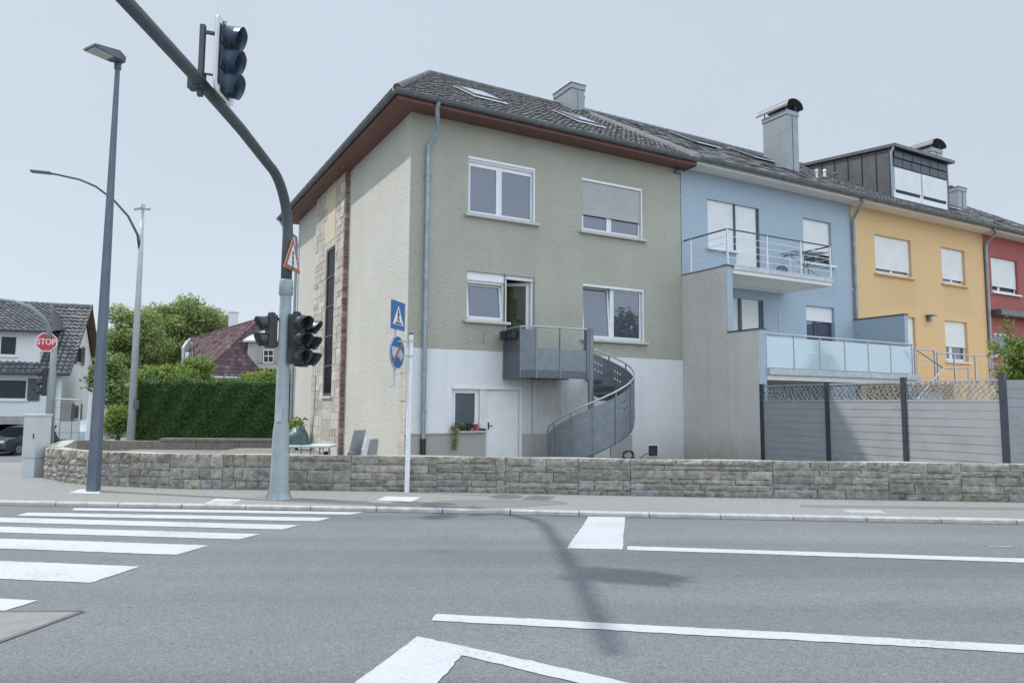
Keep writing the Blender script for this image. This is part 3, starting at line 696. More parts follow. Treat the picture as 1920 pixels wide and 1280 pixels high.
# ================================================================== the olive corner house
oh = thing('terraced_house', 'olive roughcast corner house with a white painted lower wall and hipped roof', 'house', (0, 0, 0), 'h')
BAND = 2.95; UE = 8.70
gu0, gu1 = 1.20, 3.10
HO = [(1.555, 3.56, ZB_UP, ZT_UP), (5.07, 7.23, ZB_UP, ZT_UP), (1.56, 2.66, 3.72, ZT_LO), (2.66, 3.55, 2.45, ZT_LO), (5.10, 7.25, 3.42, ZT_LO), (gu0, 1.96, .90, 1.99), (2.14, 3.10, .02, 1.97)]
f = MB(); facade(f, 0, UE, -.1, ZW+.02, HO, zsplit=[BAND], m_of=lambda u, z: 0 if z > BAND or (u < -9) else 1)
f.build('front_wall', [M['olive'], M['whitewash']], oh)
f = MB(); D_ = 12.25
f.poly([(0, D_, -.1), (0, 0, -.1), (0, 0, ZW+.02), (0, D_, ZW+.02)]); f.poly([(UE, D_, -.1), (0, D_, -.1), (0, D_, ZW+.02), (UE, D_, ZW+.02)]); f.poly([(UE, 0, ZW-.3), (UE, D_, ZW-.3), (UE, D_, ZW+.02), (UE, 0, ZW+.02)])
f.build('side_wall', M['olive_gable'], oh)
# bare pilaster of the old stairwell on the gable, with a tall slit window
w0 = S(655, 384)[0]; w1 = S(597, 500)[0]; proj = .12
pl = MB(); sw0, sw1 = S(625, 600, -proj)[0], S(609, 600, -proj)[0]; sz0, sz1 = S(617, 742, -proj)[1], S(612, 470, -proj)[1]
us = [w0+.001, sw0, sw1, w1]; zs = [-.1, sz0, sz1, ZW]
for a in range(3):
    for c in range(3):
        if a == 1 and c == 1: continue
        pl.poly([(-proj, us[a+1], zs[c]), (-proj, us[a], zs[c]), (-proj, us[a], zs[c+1]), (-proj, us[a+1], zs[c+1])], 0)
pl.poly([(-proj, w1, -.1), (0, w1, -.1), (0, w1, ZW), (-proj, w1, ZW)][::-1], 0)
d = .3
pl.poly([(-proj, sw0, sz0), (-proj+d, sw0, sz0), (-proj+d, sw0, sz1), (-proj, sw0, sz1)]); pl.poly([(-proj, sw1, sz0), (-proj+d, sw1, sz0), (-proj+d, sw1, sz1), (-proj, sw1, sz1)]); pl.poly([(-proj, sw0, sz1), (-proj, sw1, sz1), (-proj+d, sw1, sz1), (-proj+d, sw0, sz1)]); pl.poly([(-proj, sw0, sz0), (-proj, sw1, sz0), (-proj+d, sw1, sz0), (-proj+d, sw0, sz0)])
po = pl.build('masonry_pilaster', M['masonry'], oh)
b_ = MB(); z = -.05
while z < ZW-.1:                                         # toothed brick edge facing the street
    h = R.uniform(.09, .24); z1 = min(z+h, ZW-.01); b_.box(-proj-R.uniform(.008, .03), -.005, w0-R.uniform(.03, .06), w0+R.uniform(.02, .07), z+.006, z1-.006); z += h
b_.build('brick_edge', M['brick_stone'], po)
# rubble blocks of the unfinished stair shaft, left unrendered
for a, c in ((w0+.09, sw0-.03), (sw1+.03, w1-.02)):
    b_ = MB(); z = .02
    while z < ZW-.12:
        h = R.uniform(.16, .34); z1 = min(z+h, ZW-.02); u_ = a
        while u_ < c-.05:
            l_ = R.uniform(.25, .6); u2 = min(c, u_+l_); u2 = c if c-u2 < .15 else u2
            if True: dd_ = R.uniform(.004, .022); b_.extrude([(-proj-dd_, u_+.008, z+.008+R.uniform(0, .01)), (-proj-dd_*R.uniform(.4, 1), u2-.008, z+.008+R.uniform(0, .01)), (-proj-dd_*R.uniform(.4, 1), u2-.008-R.uniform(0, .02), z1-.006), (-proj-dd_, u_+.008+R.uniform(0, .02), z1-.006-R.uniform(0, .015))], (.05, 0, 0))
            u_ = u2
        z = z1
    b_.build('stone_facing', M['masonry_stone'], po)
for (za, zb_) in ((.02, sz0-.1), (sz1+.05, ZW-2.9)):
    b_ = MB(); z = za
    while z < zb_-.06: z1 = min(zb_, z+R.uniform(.18, .34)); b_.box(-proj-R.uniform(.003, .016), -proj+.02, sw0+.0, sw1-.0, z+.006, z1-.006); z = z1
    b_.build('stone_facing', M['masonry_stone'], po)
b_ = MB(); ow0, ow1 = S(629, 420, -proj)[0], S(611, 420, -proj)[0]; oz0, oz1 = S(620, 452, -proj)[1], ZW-.02
b_.box(-proj-.012, -proj+.01, ow0, ow1, oz0, oz1); b_.build('ochre_panel', M['ochre'], po)
sw = MB(); sw.box(-proj+.012, -proj+.05, sw0, sw0+.09, sz0, sz1); sw.box(-proj+.012, -proj+.05, sw1-.09, sw1, sz0, sz1); sw.box(-proj+.012, -proj+.05, sw0+.09, sw1-.09, sz0, sz0+.09); sw.box(-proj+.012, -proj+.05, sw0+.09, sw1-.09, sz1-.09, sz1)
for k in (.2, .4, .6, .8): zz = sz0+(sz1-sz0)*k; sw.box(-proj+.016, -proj+.046, sw0+.09, sw1-.09, zz-.03, zz+.03)
swo = sw.build('window', M['wood'], oh, label='tall narrow stairwell window in weathered wood'); sg = MB(); sg.poly([(-proj+.038, sw1, sz0), (-proj+.038, sw0, sz0), (-proj+.038, sw0, sz1), (-proj+.038, sw1, sz1)]); sg.build('pane', M['glass_dark'], swo)
ss = MB(); ss.box(-proj-.06, -proj+.1, sw0-.1, sw1+.1, sz0-.07, sz0-.002); ss.build('sill', M['sill'], swo)
# worn corner plaster of the gable, quoin strip
q_ = MB(); wq = S(747, 750)[0]
z = .0
while z < S(764, 690)[1]:
    h = R.uniform(.2, .45); q_.box(-R.uniform(.006, .02), .02, .012, wq*R.uniform(.75, 1.1), z, z+h-.01); z += h
q_.build('worn_corner', M['masonry'], oh)
# plinth
for a, b, h in ((-.03, 2.12, .885), (3.16, 3.75, .86), (3.755, 4.6, .86), (6.0, 6.75, .78)): p_ = MB(); p_.box(a, b, -.035, -.002, -.05, h); p_.build('plinth', M['plinth'], oh, bevel=.006)
p_ = MB(); p_.box(-.05, 2.13, -.07, -.003, .886, .915); p_.build('plinth_ledge', M['sill'], oh)
# rain stains and bare damp patch under the balcony
# soffit, fascia
OV = .56
s_ = MB(); s_.box(-OV, UE+.14, -OV, -.002, ZW-.02, ZW+.012); s_.box(-OV, -.002, 0, D_+OV, ZW-.02, ZW+.012); s_.box(-.002, UE, D_+.002, D_+OV, ZW-.02, ZW+.012)
s_.box(-OV-.02, UE+.14, -OV-.02, -OV-.001, ZW-.03, EZ-.02); s_.box(-OV-.02, -OV-.001, -OV, D_+OV, ZW-.03, EZ-.02); s_.box(UE+.12, UE+.142, -OV, -.01, ZW-.05, EZ-.02)
s_.build('soffit', M['soffit_red'], oh)
# roof: steep hip on the street corner, long slope over the facade
HU = 2.92; BW = D_+.6
E0 = (-.6, EW, EZ); E1 = (UE+.1, EW, EZ); RT = (UE+.1, RW, RZ_); RL = (HU, RW, RZ_); B0 = (-.6, BW, EZ); B1 = (UE+.1, BW, EZ)
r_ = MB(); tiled(r_, E0, E1, RT, RL, .27, .185, 'pan', .011, .04, 3); tiled(r_, B0, E0, RL, RL, .27, .185, 'pan', .011, .04, 4); r_.poly([B1, B0, RL, RT]); ridge(r_, RL, RT); ridge(r_, Vector(E0)+Vector((0,0,.05)), RL, .1)
ro = r_.build('roof', M['tile'], oh)
roofwin(oh, 2.35, 3.3, 1.4, 2.65); roofwin(oh, 5.75, 6.7, 1.3, 2.55)
gutterpipe(oh, (-.68, -.66, EZ-.03), (UE+.12, -.66, EZ-.03), .09); gutterpipe(oh, (-.66, D_+.65, EZ-.03), (-.66, -.68, EZ-.03), .09)
# windows and doors
window(oh, *HO[0], bays=(.47,), guide=True, box=.13, tilt=None)
window(oh, *HO[1], bays=(.46,), guide=True, shut=.66, shut_mat='shutter_grey')
window(oh, *HO[4], bays=(.48,), guide=True, box=.0, tilt=0)
window(oh, HO[2][0], HO[2][1]+.02, HO[2][2], HO[2][3], bays=(), box=.22, tilt=0)
# the balcony door stands open inward
do = MB(); a, b, c, d = HO[3]; do.box(a+.022, a+.09, .10, .18, c, d-.1); do.box(b-.07, b, .10, .18, c, d-.1); do.box(a+.022, b, .06, .18, d-.1, d); do.box(a+.09, b-.07, .10, .16, c, c+.04)
dor = do.build('door', M['upvc'], oh, label='white balcony door standing open inward')
lf = MB(); hx, hy = b-.07, .19; an = radians(38); dx, dy = -cos(an), sin(an); Lw = b-a-.16
P = lambda t, z: (hx+dx*t, hy+dy*t, z)
for (t0, t1, za, zb) in ((0, .08, c+.05, d-.11), (Lw-.08, Lw, c+.05, d-.11), (.08, Lw-.08, c+.05, c+.16), (.08, Lw-.08, d-.2, d-.11)):
    lf.extrude([P(t0, za), P(t1, za), P(t1, zb), P(t0, zb)], (dy*.05, -dx*.05, 0))
lfo = lf.build('door_leaf', M['upvc'], dor); gg = MB(); gg.poly([P(.08, c+.16), P(Lw-.08, c+.16), P(Lw-.08, d-.2), P(.08, d-.2)]); gg.build('pane', M['curtain_glass'], lfo)
hd = MB(); hd.tube([Vector(P(Lw-.04, 3.5))+Vector((dy*.05, -dx*.05, 0)), Vector(P(Lw-.04, 3.5))+Vector((dy*.1, -dx*.1, 0)), Vector(P(Lw-.17, 3.5))+Vector((dy*.1, -dx*.1, 0))], .012, 6); hd.build('handle', M['stainless'], lfo)
rm = MB(); rm.poly([(1.3, .6, 2.3), (4, .6, 2.3), (4, 3.5, 2.3), (1.3, 3.5, 2.3)], 0); x0, x1, y0, y1, z0, z1 = a-.0, b+.6, .23, 2.6, 2.44, 5.1
rm = MB()
for q in ([(x0, y1, z0), (x1, y1, z0), (x1, y1, z1), (x0, y1, z1)], [(x0, y0, z0), (x0, y1, z0), (x0, y1, z1), (x0, y0, z1)], [(x1, y0, z0), (x1, y1, z0), (x1, y1, z1), (x1, y0, z1)], [(x0, y0, z1), (x1, y0, z1), (x1, y1, z1), (x0, y1, z1)], [(x0, y0, z0), (x1, y0, z0), (x1, y1, z0), (x0, y1, z0)]): rm.poly(q)
rm.build('room_beyond', M['dark'], dor)
cu = MB(); n = 40
for i in range(n):
    t0, t1 = a+(b-a)*.98*i/n+.06, a+(b-a)*.98*(i+1)/n+.06; y = lambda t: .72+.035*sin(t*48)
    cu.poly([(t0, y(t0), c+.02), (t1, y(t1), c+.02), (t1, y(t1), d-.12), (t0, y(t0), d-.12)])
cu.build('curtain', M['curtain'], dor, smooth=True)
# ground floor: grey window, white door under a pale header
window(oh, *HO[5], bays=(), pane='glass_grey', sill=False, rec=.07)
s_ = MB(); s_.box(gu0-.08, 2.10, -.13, -.002, .918, .95); s_.build('window_ledge', M['sill'], oh)
s_ = MB(); s_.box(gu0-.0, 3.16, -.03, -.002, 1.985, 2.07); s_.box(3.10, 3.16, -.03, -.002, .0, 1.985); s_.build('door_surround', M['upvc'], oh)
a, b, c, d = HO[6]; do = MB(); do.box(a+.005, b-.005, .05, .10, c, d-.005); do.box(a+.06, b-.06, .042, .052, c+.08, d-.07); do2 = do.build('door', M['white'], oh, bevel=.006, label='plain white ground floor door')
hd = MB(); hd.box(a+.07, a+.10, .02, .045, .98, 1.16); hd.tube([(a+.085, .04, 1.07), (a+.085, -.0, 1.07), (a+.19, -.0, 1.07)], .011, 6); hd.build('handle', M['black'], do2)
# vent grille
v_ = MB(); vu0, vz1 = F(1213, 833); vu1, vz0 = F(1233, 856); v_.box(vu0, vu1, -.03, -.002, vz0, vz1); vo = v_.build('vent', M['sign_white'], oh); v2 = MB()
v2.box(vu0+.03, vu1-.03, -.034, -.0305, vz0+.03, vz1-.03)
for k in range(7): zz = vz0+.05+(vz1-vz0-.1)*k/6; v2.box(vu0+.03, vu1-.03, -.045, -.0345, zz-.008, zz+.004)
v2.build('grille', M['dark_frame'], vo)
# downpipes
du = F(823, 200, -.66)[0]; dw = F(803, 260, -.09)[0]
downpipe(oh, [(du, -.66, EZ-.08), (du-.02, -.6, 8.72), (dw+.18, -.3, 8.3), (dw, -.1, 7.95), (dw, -.09, 7.7), (dw, -.09, .75)], .055, shoe=.72)
downpipe(oh, [(-.66, D_+.5, EZ-.1), (-.5, D_+.3, 8.5), (-.12, D_-.05, 8.1), (-.09, D_-.1, 7.8), (-.09, D_-.1, .0)], .055)
# conduits and small fittings on the facade
c_ = MB(); cu_, _ = F(997, 780); c_.tube([(cu_, -.02, .86), (cu_, -.02, BAND-.65)], .011, 6); c_.build('cable', M['plinth'], oh)
pp = MB(); pu, pz = F(907, 622); pp.tube([(pu, -.03, pz-.3), (pu, -.03, pz), (pu+.06, -.03, pz+.05)], .016, 6); pp.build('wall_pipe', M['plinth'], oh)
fl = MB(); fu, fz = F(1268, 322); fl.box(fu-.1, fu+.1, -.12, -.002, fz-.07, fz+.04); fl.build('floodlight', M['steel_light'], oh, bevel=.01)
# metal clad chimney
def chimney(root, u0, u1, w0, w1, zt, cap='none', light='chimney_metal', dark='chimney_metal'):
    mb = MB(); zb = rz(min(w0, RW))-.3
    P = [(u0, w0), (u1, w0), (u1, w1), (u0, w1)]
    for i, mi in ((0, 1), (1, 1), (2, 1), (3, 0)):
        a, b = P[i], P[(i+1) % 4]; mb.poly([(*a, zb), (*b, zb), (*b, zt), (*a, zt)], mi)
    mb.poly([(*p, zt) for p in P], 1)
    for k in (1,):                                       # folded seam
        um = (u0+u1)/2; mb.box(um-.012, um+.012, w0-.02, w0-.001, zb, zt-.1, 1)
    mb.box(u0-.03, u1+.03, w0-.03, w1+.03, zt-.16, zt+.02, 1)
    o = mb.build('chimney', [M[light], M[dark]], root)
    if cap == 'curved':
        c_ = MB(); n = 14; um = (u0+u1)/2; hw = (u1-u0)/2+.13; rise = .34; pf_ = []
        for i in range(n+1): a = pi*i/n; pf_.append((um-hw*cos(a), .10+rise*sin(a)**.85))
        for (a, h0), (b, h1) in zip(pf_, pf_[1:]):       # barrel sheet, its axis across the ridge
            c_.extrude([(a, w0-.16, zt+h0), (b, w0-.16, zt+h1), (b, w1+.22, zt+h1), (a, w1+.22, zt+h0)], (0, 0, .018))
        for (a, b) in ((u0+.05, w0+.06), (u1-.05, w0+.06), (u0+.05, w1-.06), (u1-.05, w1-.06)): c_.tube([(a, b, zt), (a, b, zt+.3)], .025, 6)
        c_.build('chimney_cap', M['seam_metal'], o)
    elif cap == 'cowl':
        c_ = MB(); um, wm = (u0+u1)/2, (w0+w1)/2; c_.box(u0-.05, u1+.05, w0-.05, w1+.05, zt+.021, zt+.05); c_.tube([(um, wm, zt), (um, wm, zt+.22)], .09, 10); c_.tube([(um, wm, zt+.22), (um, wm, zt+.30)], [.15, .05], 10); c_.tube([(um+.1, wm+.25, zt), (um+.1, wm+.25, zt+.34)], .035, 8); c_.build('chimney_cap', M['seam_metal'], o)
    return o
chimney(oh, 8.24, 8.84, 5.25, 6.45, 13.52, 'cowl')
vp = MB(); vp.tube([(9.02, 5.6, 12.5), (9.02, 5.6, 13.25)], .04, 8); vp.tube([(9.02, 5.6, 13.25), (9.02, 5.6, 13.31)], .08, 8); vp.build('vent_pipe', M['seam_metal'], oh)
# ================================================================== spiral staircase with balcony
SC = Vector((4.5, -1.2, 0)); SR = 1.08; DECK = 2.45
stc = thing('spiral_staircase', 'grey steel spiral staircase with small balcony on the olive house', 'staircase', (4.5, -1.2, 0), 'h')
def hp(a, r, z): return Vector((SC.x+r*cos(radians(a)), SC.y+r*sin(radians(a)), z))
railz = lambda a: .95+2.5*(a-150)/300
mb = MB(); mb.tube([(SC.x, SC.y, 0), (SC.x, SC.y, 3.52)], .075, 14); mb.tube([(SC.x, SC.y, 3.52), (SC.x, SC.y, 3.55)], .09, 14); mb.build('centre_post', M['steel_light'], stc, smooth=True)
NT = 13
for i in range(NT):                                      # winder treads
    a0 = 150+i*(268/NT); a1 = a0+268/NT+5; zt = (i+1)*DECK/(NT+1); t = MB(); n = 4
    pts = [hp(a0, .07, zt), hp(a0, SR-.03, zt)] + [hp(a0+(a1-a0)*k/n, SR-.03, zt) for k in range(1, n+1)] + [hp(a1, .07, zt)]
    t.extrude([p-Vector((0,0,.04)) for p in pts], (0, 0, .04)); t.build('tread', M['steel_grey'], stc)
A0, A1 = 148, 418; seg = 30; hs = MB()
for k in range(9):                                       # curved balustrade sheets, really perforated
    a_, b_ = A0+k*seg, A0+(k+1)*seg; mb = MB(); nc, nr = 18, 22; bs = len(mb.v)
    for j in range(nr+1):
        for i in range(nc+1):
            a = a_+.5+(b_-a_-1)*i/nc; zt = railz(a)-.13; zstep = max(.06, (floor((a-150)/(268/NT)))*DECK/(NT+1)-.10); zb = min(zt-.3, max(.05, railz(a)-1.22)); p = hp(a, SR, zb+(zt-zb)*j/nr); mb.v.append(tuple(p))
    for j in range(nr):
        for i in range(nc):
            if (j in (nr-5, nr-9) and i in (6, 9, 12)) and k != 3: continue
            q = bs+j*(nc+1)+i; mb.f.append((q, q+1, q+nc+2, q+nc+1)); mb.m.append(0)
    o = mb.build('balustrade_panel', M['steel_light'], stc); sd = o.modifiers.new('solid', 'SOLIDIFY'); sd.thickness = .004
for k in range(10):
    a = A0+k*seg; mb = MB(); z1 = railz(a)-.02; z0 = max(.02, railz(a)-1.25); p0, p1 = hp(a, SR+.012, z0), hp(a, SR+.012, z1); rad = Vector((cos(radians(a)), sin(radians(a)), 0)); tan = Vector((-rad.y, rad.x, 0)); mb.obox((p0+p1)/2, rad*.012, tan*.018, Vector((0, 0, (z1-z0)/2))); mb.build('baluster', M['steel_light'], stc)
mb = MB(); mb.tube([hp(A0-4, SR+.01, railz(A0)-.16)]+[hp(a, SR+.01, railz(a)) for a in np.arange(A0-1, A1+2, 5)], .022, 8); mb.build('handrail', M['stainless'], stc, smooth='all')
mb = MB()                                                # outer stringer
for a in np.arange(A0, A1, 6):
    z = max(.02, railz(a)-1.26); z2 = max(.02, railz(a+6)-1.26); p, q = hp(a, SR-.006, z), hp(a+6, SR-.006, z2); mb.poly([p, q, q+Vector((0,0,.16)), p+Vector((0,0,.16))])
o = mb.build('stringer', M['steel_grey'], stc); sd = o.modifiers.new('solid', 'SOLIDIFY'); sd.thickness = .008
mb = MB(); mb.box(3.0, 4.4, -1.55, -.5, 0, .07) if False else mb.box(4.35, 6.2, -2.35, -.05, 0, .10); mb.build('footing', M['concrete_patch'], stc, bevel=.01)
# balcony
bu0, bu1, bw = 2.60, 4.40, -1.20
mb = MB(); mb.extrude([(bu0, -.01, DECK-.05), (bu0, bw+.28, DECK-.05), (bu0+.28, bw, DECK-.05), (bu1+.08, bw, DECK-.05), (bu1+.08, -.01, DECK-.05)], (0, 0, .05)); mb.build('deck', M['steel_grey'], stc)
mb = MB(); pts = [(bu0, -.01), (bu0, bw+.28), (bu0+.28, bw), (bu1, bw)]
for a, b in zip(pts, pts[1:]): mb.beam((*a, DECK-.10), (*b, DECK-.10), .02, .19)
mb.beam((bu0, -.3, DECK-.12), (bu1, -.3, DECK-.12), .08, .14); mb.beam((3.5, -.02, DECK-.12), (3.5, bw, DECK-.12), .08, .14); mb.build('fascia', M['steel_grey'], stc)
def sheetp(a, b, z0, z1, name, mat, th=.006):
    m_ = MB(); m_.beam((*a, (z0+z1)/2), (*b, (z0+z1)/2), th, z1-z0); return m_.build(name, M[mat], stc)
ZR = 3.50
sheetp((bu0, -.03), (bu0, bw+.30), DECK+.0, ZR-.10, 'balustrade_panel', 'steel_grey'); sheetp((bu0+.005, bw+.27), (bu0+.27, bw+.005), DECK, ZR-.04, 'balustrade_panel', 'steel_light')
sheetp((bu0+.30, bw), (3.55, bw), DECK, 2.98, 'balustrade_panel', 'steel_light'); sheetp((3.59, bw), (bu1-.03, bw), DECK, 2.98, 'balustrade_panel', 'steel_light')
sheetp((bu0+.30, bw), (3.55, bw), 3.0, ZR-.02, 'glass_panel', 'clear', .008); sheetp((3.59, bw), (bu1-.03, bw), 3.0, ZR-.02, 'glass_panel', 'clear', .008)
for (a, b) in ((bu0, -.05), (bu0, bw+.28), (bu0+.28, bw), (3.57, bw), (bu1+.0, bw)):
    mb = MB(); s_ = .018; mb.box(a-s_, a+s_, b-s_, b+s_, DECK-.2, ZR); mb.build('baluster', M['steel_light'], stc)
mb = MB(); mb.tube([(bu0, -.04, ZR+.02), (bu0, bw+.28, ZR+.02), (bu0+.28, bw, ZR+.02), (bu1, bw, ZR+.02)], .02, 8); mb.build('handrail', M['stainless'], stc)
mb = MB(); mb.box(bu1-.02, bu1+.03, bw-.03, bw+.14, DECK-.2, ZR+.03); mb.build('newel_plate', M['steel_light'], stc)
# two small black flower boxes hung on the balcony side
for i, yy in enumerate((-.30, -.66)):
    mb = MB(); mb.extrude([(bu0-.02, yy-.14, 3.24), (bu0-.02, yy+.14, 3.24), (bu0-.02, yy+.15, 3.42), (bu0-.02, yy-.15, 3.42)], (-.15, 0, 0)); mb.box(bu0-.18, bu0+.0, yy-.165, yy+.165, 3.42, 3.445)
    single(mb, 'planter', M['black'], ['black planter box hooked on the balcony side nearer the olive wall', 'black planter box hooked on the balcony side nearer the street'][i], 'planter', (bu0-.1, yy, 3.24), 'h', group='planters on the balcony', bevel=.006)
# hose coiled at the foot of the stairs
mb = MB(); pts = []
for i in range(60): a = i*.42; rr_ = .14+.025*sin(i*.9); pts.append((4.72+rr_*cos(a), -2.42+.03*sin(i), .42+rr_*sin(a)*.8))
pts += [(5.0, -2.43, .3), (5.2, -2.45, .42), (5.4, -2.4, .46), (5.6, -2.3, .46)]; mb.tube(pts, .011, 6); single(mb, 'garden_hose', M['black'], 'dark garden hose coiled at the foot of the spiral staircase', 'hose', (4.72, -2.42, .3), 'h', smooth='all')

# ================================================================== pots on the window ledge
def leafquad(mb, c, s, rnd, flatness=0.0):
    d = Vector((rnd.gauss(0, 1), rnd.gauss(0, 1), rnd.gauss(0, 1)+flatness)).normalized(); a = d.orthogonal().normalized(); ang = rnd.uniform(0, 6.28); b = d.cross(a); a, b = a*cos(ang)+b*sin(ang), b*cos(ang)-a*sin(ang)
    mb.poly([c-a*s*.5, c+b*s*.32, c+a*s*.6, c-b*s*.32])
LZ = .951
def pot(name, label, u, w_, r, h, mat, body=None):
    mb = MB(); mb.tube([(u, w_, LZ), (u, w_, LZ+h*.85), (u, w_, LZ+h*.86), (u, w_, LZ+h)], [r*.78, r, r*1.1, r*1.1], 14); t = thing(name, label, 'pot' if name != 'mug' else 'mug', (u, w_, LZ), 'h'); mb.build('vessel', M[mat], t, smooth=True); return t
u_a, _ = F(849, 800)
t = pot('potted_plant', 'trailing green plant in a pot hanging over the window ledge', u_a, -.07, .07, .12, 'clay'); t['category'] = 'plant'
mb = MB()
for i in range(420):
    f = R.random()**.7; c = Vector((u_a+R.gauss(0, .07)*(1.15-f*.9), -.12+R.gauss(0, .035)-.03*min(1, f*3), LZ+.28-f*.72)); leafquad(mb, c, R.uniform(.03, .055), R)
mb.build('foliage', M['leaf_light'], t)
u_b, _ = F(865, 802); t = pot('potted_plant', 'round light green succulent in a small pot on the window ledge', u_b, -.07, .07, .09, 'black'); t['category'] = 'plant'; mb = MB()
for i in range(160): d = Vector((R.gauss(0, 1), R.gauss(0, 1), abs(R.gauss(0, 1)))).normalized(); leafquad(mb, Vector((u_b, -.07, LZ+.1))+d*.085, .05, R)
mb.build('foliage', M['leaf_light'], t)
u_c, _ = F(876, 803); pot('flower_pot', 'plain black flower pot on the window ledge', u_c, -.07, .075, .19, 'black')
u_d, _ = F(889, 803); t = pot('mug', 'dark red patterned mug with white rim on the window ledge', u_d, -.07, .06, .17, 'red_pot'); mb = MB(); mb.tube([(u_d, -.07, LZ+.172), (u_d, -.07, LZ+.19)], .072, 14); mb.build('rim', M['sign_white'], t)
mb = MB(); h0 = Vector((u_d+.06, -.07, LZ+.09)); mb.tube([h0+Vector((.045*sin(a), 0, .045*cos(a))) for a in np.linspace(0, pi, 8)], .009, 6); mb.build('handle', M['red_pot'], t, smooth='all')
u_e, _ = F(902, 806); mb = MB(); mb.tube([(u_e-.1, -.07, LZ+.03), (u_e-.06, -.07, LZ+.035), (u_e+.06, -.07, LZ+.03), (u_e+.11, -.07, LZ+.02)], [.012, .03, .03, .012], 10); single(mb, 'bowl', M['black'], 'flat black dish lying on the window ledge beside the mug', 'dish', (u_e, -.07, LZ), 'h', smooth=True)

# ================================================================== blue house
UB0, UB1 = UE+.02, 16.74; WB = 8.86
bh = thing('terraced_house', 'pale blue terraced house with white shutters and two balconies', 'house', (UB0, 0, 0), 'h')
def ru(p, q, z0=None, z1=None, w=0):
    a, zt = F(*p, w); b, zb = F(*q, w); return (a, b, z0 if z0 is not None else zb, z1 if z1 is not None else zt)
x0, _ = F(1327, 420); x1, _ = F(1379, 420); x2, _ = F(1424, 430); bw1a, bw1b = F(1506, 440)[0], F(1559, 450)[0]
bl0, bl1 = F(1372, 590)[0], F(1432, 590)[0]; bl2, bl3 = F(1512, 600)[0], F(1565, 600)[0]
BHOLES = [(x0, x1, 6.50, 8.04), (x1, x2, 5.65, 8.04), (bw1a, bw1b, 6.50, 8.04), (9.55, bl1, 2.6, 5.02), (bl2, bl3, 3.45, 5.02)]
f = MB(); facade(f, UB0, UB1, -.1, WB, BHOLES); f.build('front_wall', M['blue'], bh)
f = MB(); D2 = 12.2; f.poly([(UB1, D2, 0), (UB0, D2, 0), (UB0, D2, WB), (UB1, D2, WB)]); f.build('rear_wall', M['blue'], bh)
def soffit_roof(root, u0, u1, zin=8.84, zout=8.85, style='flat', mat='tile_flat', course=.34, colw=.42, amp=0, lift=.03, seed=5, off=.05, gutter=True, verge=True):
    s_ = MB(); s_.extrude([(u0, -.002, zin), (u1, -.002, zin), (u1, -OV, zout), (u0, -OV, zout)], (0, 0, .03)); s_.box(u0, u1, -OV-.02, -OV-.001, zout-.03, EZ+.02); s_.build('soffit', M['soffit_white'], root)
    r_ = MB(); o = Vector((0, 0, off)); A, B, Cc, Dd = (u0, EW, EZ), (u1, EW, EZ), (u1, RW, RZ_), (u0, RW, RZ_)
    A, B, Cc, Dd = [Vector(p)+o for p in (A, B, Cc, Dd)]; tiled(r_, A, B, Cc, Dd, course, colw, style, amp, lift, seed); r_.poly([(u1, D2+.6, EZ), (u0, D2+.6, EZ), Dd, Cc]); ridge(r_, Dd, Cc, .10)
    r_.build('roof', M[mat], root); gutterpipe(root, (u0, -.68, EZ+.0+off*.5), (u1, -.68, EZ+.0+off*.5), .10)
soffit_roof(bh, UB0+.12, UB1)
vg = MB(); vg.extrude([(UE+.02, EW-.02, EZ+.02), (UE+.22, EW-.02, EZ+.02), (UE+.22, RW, RZ_+.02), (UE+.02, RW, RZ_+.02)], (0, 0, .14)); vg.build('verge_flashing', M['verge_metal'], bh)
window(bh, *BHOLES[0], bays=(), frame='dark_frame', shut=1.0, sill=True, sillmat='upvc', rec=.12)
window(bh, *BHOLES[1], bays=(), frame='dark_frame', shut=.985, sill=False, rec=.12, name='balcony_door')
window(bh, *BHOLES[2], bays=(.55,), frame='dark_frame', pane='glass_dark', shut=.74, sillmat='upvc', rec=.14)
window(bh, *BHOLES[3], bays=(.62,), frame='dark_frame', shut=.97, sill=False, rec=.14, name='balcony_door')
window(bh, *BHOLES[4], bays=(.42,), frame='dark_frame', pane='glass', shut=.30, sillmat='upvc', rec=.14)
for (a, b) in ((x1-.03, x1+.06), (x2-.09, x2-.005)):
    mb = MB(); mb.box(a, b, .05, .115, 6.5 if a < x1 else 5.66, 8.03); mb.build('shutter_guide', M['dark_frame'], bh)
mb = MB(); um = 9.55+(bl1-9.55)*.62; mb.box(um-.06, um+.07, .05, .13, 2.62, 5.0); mb.box(bl1-.13, bl1-.01, .05, .13, 2.62, 5.0); mb.build('shutter_guide', M['dark_frame'], bh)
mb = MB(); wu, wz = F(1460, 581); mb.tube([(wu, -.03, wz-.75), (wu, -.03, wz), (wu-.04, -.1, wz+.03)], .012, 6); mb.build('wall_lamp', M['upvc'], bh)
roofwin(bh, 12.4, 13.45, 3.2, 4.6, .07, glass='glass_dark'); roofwin(bh, 15.1, 16.0, 2.9, 4.1, .07, glass='glass_dark')
chimney(bh, 15.98, 16.62, 2.0, 3.15, 12.95, 'curved')
downp = F(1600, 410, -.09)[0]; downpipe(bh, [(F(1618, 384, -.68)[0], -.68, EZ-.1), (UB1-.1, -.55, 8.75), (downp, -.12, 8.35), (downp, -.09, 8.1), (downp, -.09, .0)], .06)
